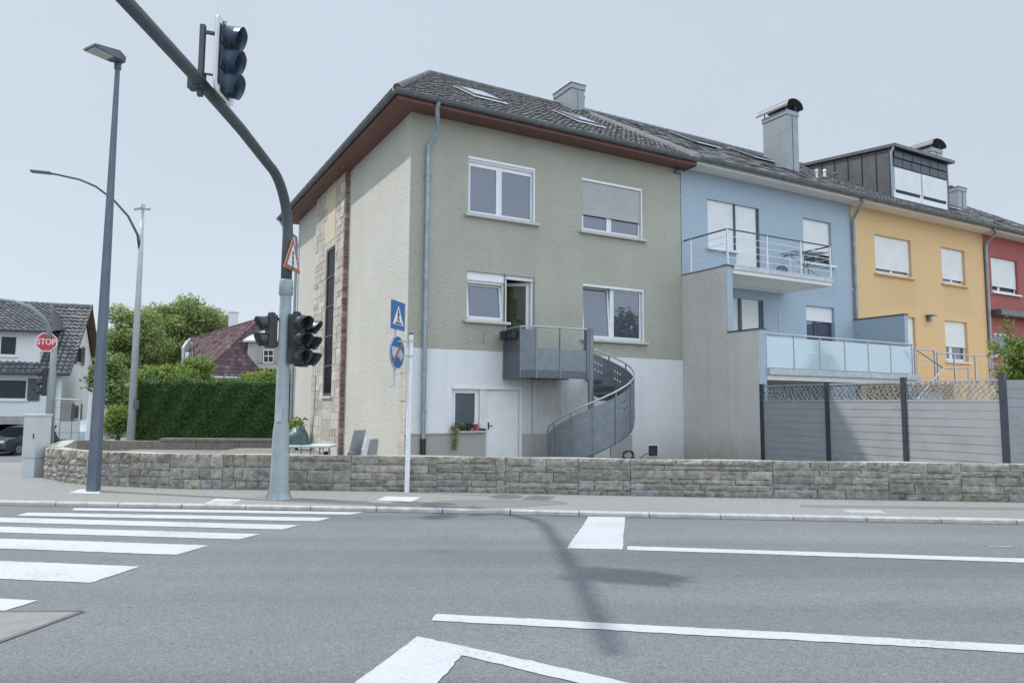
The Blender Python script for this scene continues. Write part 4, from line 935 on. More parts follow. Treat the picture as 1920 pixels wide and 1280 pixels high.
# party wall that carries both balconies: tall part to the upper one, low part further out
WP1, WP2, TP, BZ = -1.80, -2.92, 3.62, 5.50
pw = MB(); T_ = .22
pw.box(UE, UE+T_, WP1, -.002, -.1, BZ); pwo = pw.build('balcony_wall', [M['sidewall']], bh)
mb = MB(); mb.box(UE-.012, UE+T_+.012, WP1-.03, -.002, BZ, BZ+.03); mb.build('wall_cap', M['seam_metal'], pwo)
mb = MB(); mb.box(UE+.0, UE+T_, WP1-.012, WP1-.001, TP, BZ); mb.build('wall_end', M['blue'], pwo)
pw = MB(); pw.box(UE-.02, UE+T_, WP2, WP1-.014, -.1, TP); pwo = pw.build('balcony_wall', [M['sidewall']], bh); mb = MB(); mb.box(UE-.04, UE+T_+.015, WP2-.03, WP1-.016, TP, TP+.035); mb.build('wall_cap', M['anthracite'], pwo)
mb = MB(); mb.box(UE+.0, UE+T_, WP2-.012, WP2-.001, 0, TP); mb.build('wall_end', M['blue'], pwo)
# upper balcony
q1 = 13.15
ub = MB(); ub.box(UE+T_+.013, q1, WP1-.03, -.003, BZ-.19, BZ); ubo = ub.build('balcony', M['soffit_white'], bh, label='upper balcony with slim horizontal railings')
mb = MB(); mb.box(UE+.0, q1+.04, WP1-.07, WP1+.2, BZ+.031, BZ+.06); mb.box(UE+T_+.02, q1+.04, WP1+.2, -.01, BZ+.002, BZ+.055); mb.box(UE+T_+.02, q1+.04, WP1-.065, WP1-.032, BZ-.08, BZ+.0305); mb.build('balcony_edge', M['lead'], ubo)
ZB0, ZB1 = BZ+.06, BZ+1.06
def railing(parent, pts, z0, z1, posts, bars, r=.016, mat='white'):
    for (a, b) in posts: mb = MB(); mb.box(a-.02, a+.02, b-.02, b+.02, z0, z1); mb.build('railing_post', M[mat], parent)
    mb = MB(); mb.tube([(a, b, z1) for a, b in pts], r*1.5, 12); mb.build('handrail', M['steel_grey'] if mat == 'white' else M[mat], parent, smooth=True)
    mb = MB()
    for k in range(bars): z = z0+(z1-z0)*(k+1)/(bars+1); mb.tube([(a, b, z) for a, b in pts], .009, 6)
    mb.build('railing_bars', M[mat], parent)
railing(ubo, [(UE+.06, -.05), (UE+.06, WP1), (q1, WP1), (q1, -.05)], ZB0, ZB1, [(UE+.06, -.35), (UE+.06, WP1), (UE+1.65, WP1), (UE+3.1, WP1), (q1, WP1), (q1, -.3)], 4)
# lower balcony on a slab, frosted glass balustrade
q2 = 15.35; LZ0 = 2.30
lb = MB(); lb.box(UE+T_+.013, q2+.1, WP2-.02, -.003, LZ0, LZ0+.28); lbo = lb.build('balcony', M['soffit_white'], bh, label='lower balcony with frosted glass balustrade')
mb = MB(); mb.box(UE+T_+.013, q2+.25, WP2-.10, WP2-.022, LZ0+.14, LZ0+.30); mb.build('balcony_edge', M['lead'], lbo)
gz0, gz1 = LZ0+.33, 3.50; n = 6
for i in range(n):
    a, b = UE+.25+(q2-UE-.25)*i/n, UE+.25+(q2-UE-.25)*(i+1)/n
    mb = MB(); mb.box(a+.03, b-.03, WP2+.0, WP2+.012, gz0, gz1-.05); mb.build('glass_panel', M['frosted'], lbo)
for i in range(n+1):
    a = UE+.25+(q2-UE-.25)*i/n; mb = MB(); mb.box(a-.016, a+.016, WP2-.012, WP2+.03, LZ0+.28, gz1); 
    for zz in (gz0+.15, gz1-.25): mb.box(a-.045, a+.045, WP2-.016, WP2+.02, zz-.025, zz+.025)
    mb.build('railing_post', M['stainless'], lbo)
mb = MB(); mb.tube([(UE+.12, WP2+.005, gz1+.03), (q2+.03, WP2+.005, gz1+.03), (q2+.03, -.1, gz1+.03)], .026, 12); mb.build('handrail', M['stainless'], lbo, smooth=True)
mb = MB(); mb.box(q2+.02, q2+.032, WP2+.05, -.2, gz0, gz1-.05); mb.build('glass_panel', M['frosted'], lbo)
# carport pillar and garage back wall below the lower balcony
mb = MB(); mb.box(q2-.2, q2, WP2+.05, WP2+.25, 0, LZ0); mb.build('pillar', M['blue'], bh)
# blue privacy wall between blue and yellow house
pv = MB(); wz_, _ = S(1697, 600, UB1+.02); pv.box(UB1-.02, UB1+.16, wz_, -.003, 2.4, S(1697, 590, UB1)[1]); o = pv.build('privacy_wall', M['blue'], bh); mb = MB(); zt = S(1697, 590, UB1)[1]; mb.box(UB1-.04, UB1+.18, wz_-.02, -.003, zt+.001, zt+.04); mb.build('wall_cap', M['anthracite'], o)
# things on the balconies
zb = BZ+.056
bu, _ = F(1465, 497, -1.2); t = thing('lantern', 'round wire lantern standing on the upper blue balcony', 'lantern', (bu, -1.2, zb), 'h'); mb = MB()
for k in range(6): a = k*pi/6; mb.tube([(bu+.17*cos(b)*cos(a), -1.2+.17*cos(b)*sin(a), zb+.17+.17*sin(b)) for b in np.linspace(0, 2*pi, 17)], .008, 5, caps=False)
for k in range(3): z = zb+.08+.09*k; r_ = math.sqrt(max(.01, .17**2-(z-zb-.17)**2)); mb.tube([(bu+r_*cos(b), -1.2+r_*sin(b), z) for b in np.linspace(0, 2*pi, 17)], .008, 5, caps=False)
mb.build('cage', M['black'], t); mb = MB(); mb.tube([(bu, -1.2, zb+.01), (bu, -1.2, zb+.15)], .035, 8); mb.build('candle', M['sign_white'], t)
bu, _ = F(1437, 495, -1.1); mb = MB(); mb.box(bu-.16, bu+.16, -1.2, -.95, zb, zb+.05); mb.box(bu-.14, bu+.14, -1.18, -.97, zb+.05, zb+.2); single(mb, 'storage_box', M['plinth'], 'low grey box on the upper blue balcony beside the lantern', 'box', (bu, -1.1, zb), 'h', bevel=.01)
bu, _ = F(1510, 500, -1.0); t = thing('drying_rack', 'folding metal drying rack opened on the upper blue balcony', 'drying rack', (bu, -1.0, zb), 'h'); mb = MB()
for s_ in (-1, 1): mb.tube([(bu+s_*.55, -1.35, zb), (bu-s_*.35, -.7, zb+.85)], .012, 6); mb.tube([(bu+s_*.55, -.75, zb), (bu-s_*.35, -1.3, zb+.85)], .012, 6)
mb.build('leg', M['steel_grey'], t); mb = MB()
for k in range(7): y = -1.32+.1*k; mb.tube([(bu-.8, y, zb+.85-.02*(k % 2)), (bu-.3, y, zb+.86), (bu+.85, y, zb+1.0)], .008, 5)
mb.tube([(bu-.8, -1.34, zb+.85), (bu-.8, -.68, zb+.85)], .012, 6); mb.tube([(bu+.85, -1.34, zb+1.0), (bu+.85, -.68, zb+1.0)], .012, 6); mb.build('rack', M['steel_grey'], t)

# ================================================================== yellow house
UY0, UY1 = UB1+.02, 25.34
yh = thing('terraced_house', 'warm yellow terraced house with a dark metal dormer on its roof', 'house', (UY0, 0, 0), 'h')
fx = lambda px, py: F(px, py)[0]
ya, yb, yc, yd = fx(1641, 480), fx(1709, 485), fx(1766, 500), fx(1810, 505); yl0, yl1 = fx(1773, 640), fx(1815, 645); yg0, yg1 = fx(1690, 625), fx(1717, 625)
YHOLES = [(ya, yb, 6.50, 7.95), (yc, yd, 6.50, 7.95), (yg0, yg1, 2.5, 5.0), (yl0, yl1, 3.42, 5.02)]
f = MB(); facade(f, UY0, UY1, -.1, WB, YHOLES); f.build('front_wall', M['yellow'], yh)
f = MB(); f.poly([(UY1, D2, 0), (UY0, D2, 0), (UY0, D2, WB), (UY1, D2, WB)]); f.build('rear_wall', M['yellow'], yh)
soffit_roof(yh, UY0, UY1, 8.84, 8.85, 'pan', 'tile', .28, .19, .012, .04, 8, .03)
window(yh, *YHOLES[0], bays=(.5,), shut=.84, sillmat='yellow', rec=.14); window(yh, *YHOLES[1], bays=(.5,), shut=.84, sillmat='yellow', rec=.14)
window(yh, *YHOLES[2], bays=(), shut=.98, sill=False, rec=.14, name='terrace_door'); window(yh, *YHOLES[3], bays=(.34,), shut=.62, sill=True, sillmat='upvc', rec=.14)
# dormer
du0, du1, dw0, dzt = 20.85, 24.75, 1.0, 12.0; db = rz(dw0)-.05
dm = MB(); dend = 5.6; dz2 = dzt+.50
dm.poly([(du0, dw0, db), (du0, dw0, dzt), (du0, dend, dz2), (du0, dend, rz(dend))][::-1], 0); dm.poly([(du1, dw0, db), (du1, dw0, dzt), (du1, dend, dz2), (du1, dend, rz(dend))], 0); dm.poly([(du0, dw0, db), (du1, dw0, db), (du1, dw0, dzt), (du0, dw0, dzt)], 0); dm.poly([(du0, dend, rz(dend)), (du1, dend, rz(dend)), (du1, dend, dz2), (du0, dend, dz2)], 0)
dmo = dm.build('dormer', M['seam_metal'], yh, label='dark standing seam metal dormer with white blinds')
mb = MB()
for k in range(1, 7): y = dw0+(dend-dw0)*k/7.2; zt_ = dzt+(dz2-dzt)*(y-dw0)/(dend-dw0); mb.box(du0-.03, du0-.001, y-.012, y+.012, rz(y)-.02, zt_)
mb.box(du0-.06, du0+.07, dw0-.03, dw0+.05, db, dzt); mb.box(du1-.07, du1+.06, dw0-.03, dw0+.05, db, dzt); mb.build('seam', M['anthracite'], dmo)
mb = MB(); mb.extrude([(du0-.12, dw0-.28, dzt), (du1+.18, dw0-.28, dzt), (du1+.18, dend+.1, dz2+.02), (du0-.12, dend+.1, dz2+.02)], (0, 0, .13)); mb.build('dormer_roof', M['seam_metal'], dmo)
cl = MB(); cz0, cz1 = dzt-.72, dzt-.01; n = 6
for r_ in range(2):
    for k in range(n):
        a, b = du0+.1+(du1-du0-.2)*k/n, du0+.1+(du1-du0-.2)*(k+1)/n; c, d = cz0+(cz1-cz0)*r_/2, cz0+(cz1-cz0)*(r_+1)/2; cl.box(a+.02, b-.02, dw0-.05-(.03 if r_ else 0), dw0-.001, c+.025, d-.015)
cl.build('cladding', M['seam_dark'], dmo)
mid = (du0+du1)/2
for a, b in ((du0+.1, mid-.02), (mid+.02, du1-.1)):
    wd = MB(); wd.box(a, b, dw0-.03, dw0-.001, db+.12, cz0-.02); wo = wd.build('window', M['upvc'], dmo); p_ = MB(); p_.box(a+.1, b-.1, dw0-.036, dw0-.031, db+.34, db+.46); p_.build('pane', M['glass_dark'], wo); p_ = MB(); p_.box(a+.03, b-.03, dw0-.06, dw0-.04, db+.46, cz0-.03); p_.build('roller_shutter', M['shutter'], wo)
mb = MB(); mb.tube([(du0-.08, dw0-.2, dzt-.02), (du0-.1, dw0-.1, dzt-.2), (du0-.1, dw0-.1, db+.1)], .045, 8); mb.build('downpipe', M['zinc_pipe'], dmo, smooth=True)
cu0, cu1 = F(1746, 285, 3.0)[0], F(1766, 285, 3.0)[0]; chimney(yh, cu0, cu1, 3.0, S(1704, 285, cu0)[0], F(1757, 280, 3.0)[1], 'curved')
downp = F(1848, 460, -.09)[0]; downpipe(yh, [(F(1864, 432, -.68)[0], -.68, EZ-.1), (UY1-.05, -.55, 8.75), (downp, -.12, 8.4), (downp, -.09, 8.1), (downp, -.09, 0)], .06)
for k, (u_, w_) in enumerate(((16.95, 1.5), (17.9, 2.2), (18.9, 2.6), (19.6, 2.6))):
    mb = MB(); z = rz(w_); mb.tube([(u_, w_, z), (u_, w_, z+.3)], .05, 8); mb.tube([(u_, w_, z+.3), (u_, w_, z+.38)], [.09, .05], 8); mb.build('vent_pipe', M['sign_white'] if k in (0, 2) else M['seam_metal'], yh)
lu, lz_ = F(1739, 597); mb = MB(); mb.box(lu-.17, lu+.2, -.28, -.002, lz_+.09, lz_+.115); mb.box(lu-.05, lu+.05, -.06, -.002, lz_-.1, lz_+.09); lo = mb.build('wall_lamp', M['steel_grey'], yh); mb = MB(); mb.tube([(lu, -.15, lz_-.16), (lu, -.15, lz_+.08)], .055, 10); mb.build('lamp_shade', M['lamp_glass'], lo, smooth=True)
# terrace of the yellow house with metal railing and steps
TZ = 2.35; TW = -3.0
mb = MB(); mb.box(UY0+.6, UY1+2.5, TW, -.003, -.1, TZ); tro = mb.build('terrace', M['yellow'], yh)
rp = [S(1755, 690, 18.6)[0]]
tu = [F(p, 690, TW+.1)[0] for p in (1716, 1755, 1790, 1829, 1856)]
railing(tro, [(tu[0], TW+.1), (tu[1]-.05, TW+.1)], TZ, TZ+1.05, [(tu[0], TW+.1), (tu[1]-.05, TW+.1)], 5, mat='stainless')
railing(tro, [(tu[1]+.1, TW+.1), (tu[4]+1.5, TW+.1)], TZ, TZ+.98, [(tu[1]+.1, TW+.1), (tu[2], TW+.1), (tu[3], TW+.1), (tu[4], TW+.1)], 3, mat='stainless')
mb = MB(); a = Vector(toH(D(1718, 655, L(tu[0], TW).y-.2))); b = Vector(toH(D(1768, 690, L(tu[1], TW).y-.5))); c = Vector(toH(D(1720, 748, L(tu[0], TW).y-1.2))); mb.tube([a, b, c], .028, 8); d = Vector(toH(D(1815, 689, L(tu[2], TW).y-.5))); mb.tube([b, d], .024, 8); mb.tube([d, (d.x, d.y, TZ-1)], .02, 8); mb.tube([c, (c.x, c.y, .0)], .02, 8); mb.build('handrail', M['stainless'], tro)
mb = MB()
for k in range(8): mb.box(tu[0]-.5, tu[0]+.7, TW-.3*(k+1), TW-.3*k-.002, -.1, TZ-.28*(k+1))
mb.build('steps', M['plinth'], tro)

# ================================================================== red house
UR0, UR1 = UY1+.02, 34.5
rh = thing('terraced_house', 'dark red terraced house with an awning at the right edge', 'house', (UR0, 0, 0), 'h')
r0, r1 = fx(1859, 515), fx(1908, 520); r2, r3 = fx(1864, 635), fx(1897, 635)
RHOLES = [(r0, r1, 6.45, 7.95), (r2, r3, 3.75, 4.75)]
f = MB(); facade(f, UR0, UR1, -.1, WB, RHOLES); f.build('front_wall', M['red'], rh)
f = MB(); f.poly([(UR1, D2, 0), (UR0, D2, 0), (UR0, D2, WB), (UR1, D2, WB)]); f.poly([(UR1, 0, 0), (UR1, D2, 0), (UR1, D2, WB), (UR1, 6.1, RZ_), (UR1, 0, WB)]); f.build('side_wall', M['red'], rh)
soffit_roof(rh, UR0, UR1, 8.84, 8.85, 'flat', 'tile_flat', .34, .42, 0, .03, 12, .04)
window(rh, *RHOLES[0], bays=(.35,), pane='glass_dark', shut=.80, sillmat='upvc', rec=.13, guide=False); window(rh, *RHOLES[1], bays=(), shut=0, sill=False, rec=.1)
au, az = F(1856, 588); mb = MB(); mb.box(au, UR1-.5, -.45, -.003, az-.1, az+.16); mb.build('awning', M['seam_metal'], rh, bevel=.03)
chimney(rh, F(1797, 370, 3.5)[0], F(1812, 370, 3.5)[0], 3.5, 4.6, F(1800, 352, 3.5)[1], 'cowl')
for u_ in (27.6, 30.2): mb = MB(); mb.tube([(u_, .6, rz(.6)), (u_, .6, rz(.6)+.35)], .03, 8); mb.build('vent_pipe', M['seam_metal'], rh)
roofwin(rh, 26.2, 27.2, 2.0, 3.2, .06, glass='glass_dark')

# ================================================================== grey privacy fence with lattice top
FU = 8.72
pf = thing('privacy_fence', 'grey privacy fence of wide boards with a patterned metal lattice top', 'fence', (FU, WP2, 0), 'h')
fs = [WP2-.02, -4.9, -6.78, -8.73]; FT = 2.13; LB = 1.74
def post(u, w_, z1): mb = MB(); mb.box(u-.05, u+.05, w_-.05, w_+.05, 0, z1); mb.box(u-.056, u+.056, w_-.056, w_+.056, z1, z1+.02); mb.build('post', M['anthracite'], pf, bevel=.004)
for w_, z1 in zip(fs, (2.16, 2.17, 2.22, 2.26)): post(FU, w_, z1)
def boards(p, q, z0, z1, n, thick=.022):
    mb = MB(); p, q = Vector(p), Vector(q); h = (z1-z0)/n
    for k in range(n): a = z0+h*k; mb.beam((*p.xy, a+h/2), (*q.xy, a+h/2), thick, h-.013); mb.beam((*p.xy, a+h-.0065), (*q.xy, a+h-.0065), thick*.2, .016)
    return mb.build('board_panel', M['fence'], pf)
for a, b in zip(fs, fs[1:]):
    p, q = (FU, a-.05), (FU, b+.05); boards(p, q, .05, LB-.03, 10)
    mb = MB(); mb.beam((*p, LB), (*q, LB), .04, .05); mb.beam((*p, FT), (*q, FT), .04, .035); ln = abs(a-b)-.1; n = int(ln/.115)
    for k in range(n):                                   # interlaced wavy bars
        for sgn in (1, -1):
            pts = []; y0 = p[1]-(k+.5)*ln/n; sw_ = R.uniform(.10, .2); ph = R.uniform(-.5, .5)
            for i in range(9): t = i/8; pts.append((FU+sgn*.004, min(p[1]-.01, max(q[1]+.01, y0+sgn*(t-.5)*sw_*1.6+.035*sin(6*t+ph))), LB+.02+(FT-LB-.03)*t))
            mb.tube(pts, .0105, 4)
    for k in range(int(ln/.16)):                          # loops in the pattern
        y0 = p[1]-R.uniform(.1, ln-.1); z0 = R.uniform(LB+.1, FT-.1); r_ = R.uniform(.04, .075); mb.tube([(FU, y0+r_*cos(t), z0+r_*.9*sin(t)) for t in np.linspace(0, 2*pi, 11)], .0075, 4, caps=False)
    mb.build('lattice', M['lattice'], pf)
# return of the fence along the garden wall to the right
e0 = Vector((FU, fs[-1], 0)); e1 = e0+Vector((cos(-RZ+radians(-4)), sin(-RZ+radians(-4)), 0))*7.2; dd = (e1-e0).normalized()
boards(e0+dd*.05, e0+dd*1.9, .05, FT, 12); boards(e0+dd*2.0, e0+dd*3.9, .05, FT, 12); boards(e0+dd*4.0, e0+dd*7, .05, FT, 12)
post(*(e0+dd*1.95).xy, 2.26); post(*(e0+dd*3.95).xy, 2.26)
# ================================================================== traffic light mast over the road
bx = D(523, 935, 11.57); MX, MY = -3.765, 11.74
SIGN_FACE = Vector((1, -.16, 0)).normalized()
def signal(parent, c, face, n, dep=.07, w_=.26, h=.27, visor='visor', body='black', vlen=.24, mount=None, cut=.35):
    """a housing of n round aspects; every aspect has a hood"""
    f_ = Vector(face).normalized(); s_ = Vector((-f_.y, f_.x, 0)); z_ = Vector((0, 0, 1)); c = Vector(c); H = n*h
    mb = MB(); mb.obox(c-f_*dep, f_*dep, s_*w_/2, z_*H/2)
    for k in range(n): zc = c+z_*(H/2-h*(k+.5)); mb.obox(zc+f_*.008, f_*.012, s_*(w_/2-.012), z_*(h/2-.014))
    mb.tube([c-f_*dep+z_*(H/2), c-f_*dep+z_*(H/2+.04), c-f_*dep+z_*(H/2+.055)], [min(dep, w_*.4), min(dep, w_*.34)*.9, w_*.1], 12)
    if mount is not None:
        m_ = Vector(mount)
        for zz in (H/2-.06, -H/2+.06): mb.beam(c-f_*.08+z_*zz, Vector((m_.x, m_.y, c.z+zz)), .045, .05)
    ho = mb.build('signal_head', M[body], parent, bevel=.012)
    for k in range(n):
        zc = c+z_*(H/2-h*(k+.5))+f_*.02; r = min(w_, h)*.43
        mb = MB(); mb.tube([zc+f_*.003, zc+f_*.012, zc+f_*.02], [r*.92, r*.8, r*.4], 16); mb.build('lens', M['lens'], ho, smooth='all')
        mb = MB(); na = 18; bs = len(mb.v); a0, a1 = -radians(48), pi+radians(48)
        for rad in (r, r+.008):
            for j in range(3):
                for i in range(na+1):
                    a = a0+(a1-a0)*i/na; top = .5+.5*sin(a); L_ = vlen*(cut+(1-cut)*max(0, min(1, top*1.15)))*j/2
                    p = zc+s_*cos(a)*rad*(1+.04*j)+z_*sin(a)*rad*(1+.04*j)+f_*L_-z_*.03*j/2*vlen/.24; mb.v.append(tuple(p))
        W1 = na+1
        for lay in range(2):
            o = bs+lay*3*W1
            for j in range(2):
                for i in range(na): q = o+j*W1+i; mb.f.append((q, q+1, q+W1+1, q+W1)); mb.m.append(0)
        o = bs+3*W1
        for i in range(na): q = bs+2*W1+i; mb.f.append((q, q+1, q+1+3*W1, q+3*W1)); mb.m.append(0)
        mb.build('visor', M[visor], ho, smooth='all')
    return ho
ms = thing('traffic_light_mast', 'tall grey traffic light mast whose curved arm reaches over the road', 'traffic light', (MX, MY, SWZ))
mb = MB(); mb.tube([(MX, MY, SWZ), (MX, MY, SWZ+.06), (MX, MY, SWZ+.12), (MX, MY, 1.15), (MX, MY, 1.30), (MX, MY, 3.42)], [.20, .165, .15, .128, .108, .092], 20); po = mb.build('pole', M['mast'], ms, smooth=True)
mb = MB(); mb.tube([(MX, MY, 3.38), (MX, MY, 3.40), (MX, MY, 3.62), (MX, MY, 3.65)], [.10, .115, .112, .095], 20)
for a in (0, 2.1, 4.2): mb.tube([(MX+.1*cos(a), MY+.1*sin(a), 3.5), (MX+.14*cos(a), MY+.14*sin(a), 3.5)], .014, 6)
mb.build('collar', M['mast'], ms, smooth=True)
HA = 5.335; pts = [(MX, MY, 3.6), (MX, MY, 4.35)]; rb = 1.0
for i in range(1, 13): a = pi/2*i/12; pts.append((MX, MY-rb*(1-cos(a)), 4.35+rb*sin(a)*.9))
pts += [(MX+.03, 9.5, HA), (MX+.08, 8.0, HA+.02), (MX+.10, 6.05, HA+.04)]
mb = MB(); mb.tube(pts, [.09, .088]+[.086-.001*i for i in range(12)]+[.074, .071, .067], 16); mb.build('arm', M['mast_arm'], ms, smooth='all')
mb = MB(); ab = D(524, 758+22, MY); mb.box(MX-.045, MX+.045, MY-.145, MY-.11, 1.30, 1.52); mb.tube([(MX+.0, MY-.15, 1.5), (MX+.03, MY-.16, 1.56)], .012, 6); mb.build('push_button', M['kerb'], ms, bevel=.008, label='small beige push button box')
for k in range(8): a = k*pi/4+.3; g_ = MB(); v = Vector((cos(a), sin(a), 0)); p = Vector((MX, MY, SWZ)); g_.extrude([p+v*.14, p+v*.21, p+v*.14+Vector((0, 0, .22))], v.cross(Vector((0, 0, 1)))*.012); (g_.build('stiffener', M['mast'], ms) if k in (4, 6, 0) else None)
zc = lambda py: D(540, py, MY).z
signal(ms, (MX-.27, MY-.06, zc(622)), (-.82, -.57, 0), 2, w_=.25, h=.27, vlen=.17, mount=(MX, MY))
c1 = Vector((MX+.27, MY-.10, zc(636))); signal(ms, c1, (.80, -.60, 0), 3, w_=.25, h=.27, mount=(MX, MY))
signal(ms, (MX+.30, MY+.20, zc(640)), (1, -.12, 0), 3, w_=.25, h=.27, mount=(MX, MY))
# overhead head with dark board in a pale frame
HY = 8.25; hx = MX+.28; ztop, zbot = D(403, 22, HY-.3).z, D(397, 164, HY-.3).z
bd = MB(); fc = Vector((1, .03, 0)).normalized(); sd = Vector((-fc.y, fc.x, 0)); zc_ = (ztop+zbot)/2; hh = (ztop-zbot)/2; hw = .31; cc = Vector((hx, HY, zc_))
def rrect(hw, hh, r, n=5):
    out = []
    for (sx, sy, a0) in ((1, 1, 0), (-1, 1, pi/2), (-1, -1, pi), (1, -1, 3*pi/2)):
        for i in range(n+1): a = a0+pi/2*i/n; out.append((sx*(hw-r)+r*cos(a), sy*(hh-r)+r*sin(a)))
    return out
o_, i_ = rrect(hw, hh, .10), rrect(hw-.075, hh-.085, .03); P = lambda q, k: cc+sd*q[0]+Vector((0, 0, q[1]))+fc*k
n = len(o_)
for i in range(n):
    j = (i+1) % n; bd.poly([P(o_[i], .02), P(o_[j], .02), P(i_[j], .02), P(i_[i], .02)], 0); bd.poly([P(o_[i], 0), P(o_[j], 0), P(o_[j], .02), P(o_[i], .02)], 0)
bd.poly([P(q, .014) for q in i_], 1); bd.poly([P(q, -.002) for q in o_], 1)
bdo = bd.build('backing_board', [M['sign_white'], M['anthracite']], ms)
sh = signal(ms, cc+fc*.01, fc, 3, dep=.03, w_=.33, h=.30, visor='blue_visor', body='anthracite', vlen=.205, cut=.55)
br = MB(); bxp = Vector((MX+.09, HY-.18, 0)); br.beam((bxp.x, bxp.y, HA-.16), (bxp.x, bxp.y, ztop-.10), .055, .055, up=(1, 0, 0)); br.beam((bxp.x, bxp.y, ztop-.18), (hx, HY-.1, ztop-.18), .035, .035); br.beam((bxp.x, bxp.y, HA+.12), (hx, HY-.1, HA+.12), .02, .02); br.box(MX-.04, MX+.13, HY-.24, HY-.12, HA-.08, HA+.12); br.build('bracket', M['mast_arm'], ms)
# warning triangle on the mast
def tri_sign(parent, c, along, side, face):
    c = Vector(c); al = Vector(along).normalized(); fc = Vector(face).normalized(); h = side*.866; z_ = Vector((0, 0, 1))
    def tri(s, k): return [c+al*(-s/2)-z_*(s*.866/3)+fc*k, c+al*(s/2)-z_*(s*.866/3)+fc*k, c+z_*(s*.866*2/3)+fc*k]
    mb = MB(); mb.extrude(tri(side, -.012), fc*.012); o = mb.build('warning_sign', M['sign_rim_red'], parent, label='triangular warning sign with faded red border')
    mb = MB(); mb.poly(tri(side*.66, .004)); mb.build('sign_face', M['sign_white'], o)
    mb = MB()
    for k, zz in enumerate((.11, .02, -.07)): mb.obox(c+z_*zz*side/.75+fc*.007, fc*.002, al*.026, z_*.03)
    mb.obox(c+z_*-.09+fc*.0065, fc*.0015, al*.012, z_*.08); mb.build('symbol', M['black'], o)
tri_sign(ms, (MX+.125, MY-.10, D(545, 488, MY).z), (.10, 1, 0), .66, (1, -.10, 0))
mb = MB(); mb.beam((MX, MY, D(545, 480, MY).z), (MX+.12, MY+.03, D(545, 480, MY).z), .05, .08); mb.build('bracket', M['mast'], ms)

# ================================================================== street lamps
p = G(175, 920, SWZ); lx, ly = p.x, p.y
sl_ = thing('street_lamp', 'tall slate blue street lamp with a flat wedge shaped head', 'street lamp', (lx, ly, SWZ))
zt = D(222, 128, ly).z; mb = MB(); mb.tube([(lx, ly, SWZ), (lx, ly, zt)], [.115, .042], 8); mb.build('pole', M['lamp_pole'], sl_, smooth=True)
mb = MB(); mb.tube([(lx, ly, zt-.02), (lx, ly, zt+.13)], .06, 12); mb.build('neck', M['lamp_pole'], sl_, smooth=True)
a = Vector((lx+.10, ly, zt+.10)); d_ = Vector((-.52, -.85, .02))*.62; s_ = Vector((-d_.y, d_.x, 0)).normalized()
mb = MB(); wv = lambda t, w_, dz: a+d_*t+s_*w_+Vector((0, 0, dz))
top = [wv(-.02, -.06, .10), wv(.25, -.15, .13), wv(1, -.19, .035), wv(1, .19, .035), wv(.25, .15, .13), wv(-.02, .06, .10)]; bot = [wv(-.02, -.05, .0), wv(.25, -.14, -.02), wv(1, -.18, .0), wv(1, .18, .0), wv(.25, .14, -.02), wv(-.02, .05, .0)]
mb.poly(top); mb.poly(bot[::-1])
for i in range(6): j = (i+1) % 6; mb.poly([bot[i], bot[j], top[j], top[i]])
ho = mb.build('lamp_head', M['lamp_pole'], sl_); mb = MB(); mb.poly([wv(.40, -.14, -.022), wv(.40, .14, -.022), wv(.97, .165, -.012), wv(.97, -.165, -.012)]); mb.build('diffuser', M['lamp_glass'], ho)
# far curved lamp
p = G(245, 826, .05); cx, cy = p.x, p.y
cl_ = thing('street_lamp', 'pale grey lamp pole with a long curved arm and cameras on its tip', 'street lamp', (cx, cy, .05))
zt = D(268, 390, cy).z; za = D(262, 458, cy).z; xt = D(268, 390, cy).x; mb = MB(); mb.tube([(cx, cy, .05), (cx+(xt-cx)*.6, cy, za-.6), (xt, cy, zt)], [.16, .10, .055], 12); mb.build('pole', M['galv_pole'], cl_, smooth='all')
yt = cy-1.5; apx = [(262, 470), (258, 440), (240, 405), (213, 375), (180, 350), (150, 337), (105, 327), (88, 324)]
mb = MB(); pts = [D(*q, cy+(yt-cy)*i/(len(apx)-1)) for i, q in enumerate(apx)]; mb.tube(pts, [.055, .05, .046, .044, .042, .04, .04, .04], 10); mb.build('arm', M['mast_arm'], cl_, smooth='all')
e1 = pts[-1]; e0 = D(58, 321, yt-.1); mb = MB(); mb.beam(e1+(e1-e0)*.25, e0, .22, .09); mb.build('lamp_head', M['lamp_pole'], cl_, bevel=.02)
for sx in (-1, 1): mb = MB(); c = Vector((xt, cy, zt-.05)); mb.tube([c+Vector((sx*.05, -.02, .05)), c+Vector((sx*.32, -.1, -.02))], .07, 8); mb.build('camera', M['galv_pole'], cl_)
mb = MB(); mb.tube([(xt, cy, zt), (xt, cy, zt+.16)], .09, 8); mb.build('mast_cap', M['galv_pole'], cl_)
mb = MB(); q = D(256, 758, cy-.1); mb.box(q.x-.1, q.x+.1, q.y-.05, q.y+.05, q.z-.18, q.z+.18); mb.box(cx, q.x, q.y-.02, q.y+.02, q.z-.12, q.z-.08); mb.build('notice_frame', M['steel_grey'], cl_)

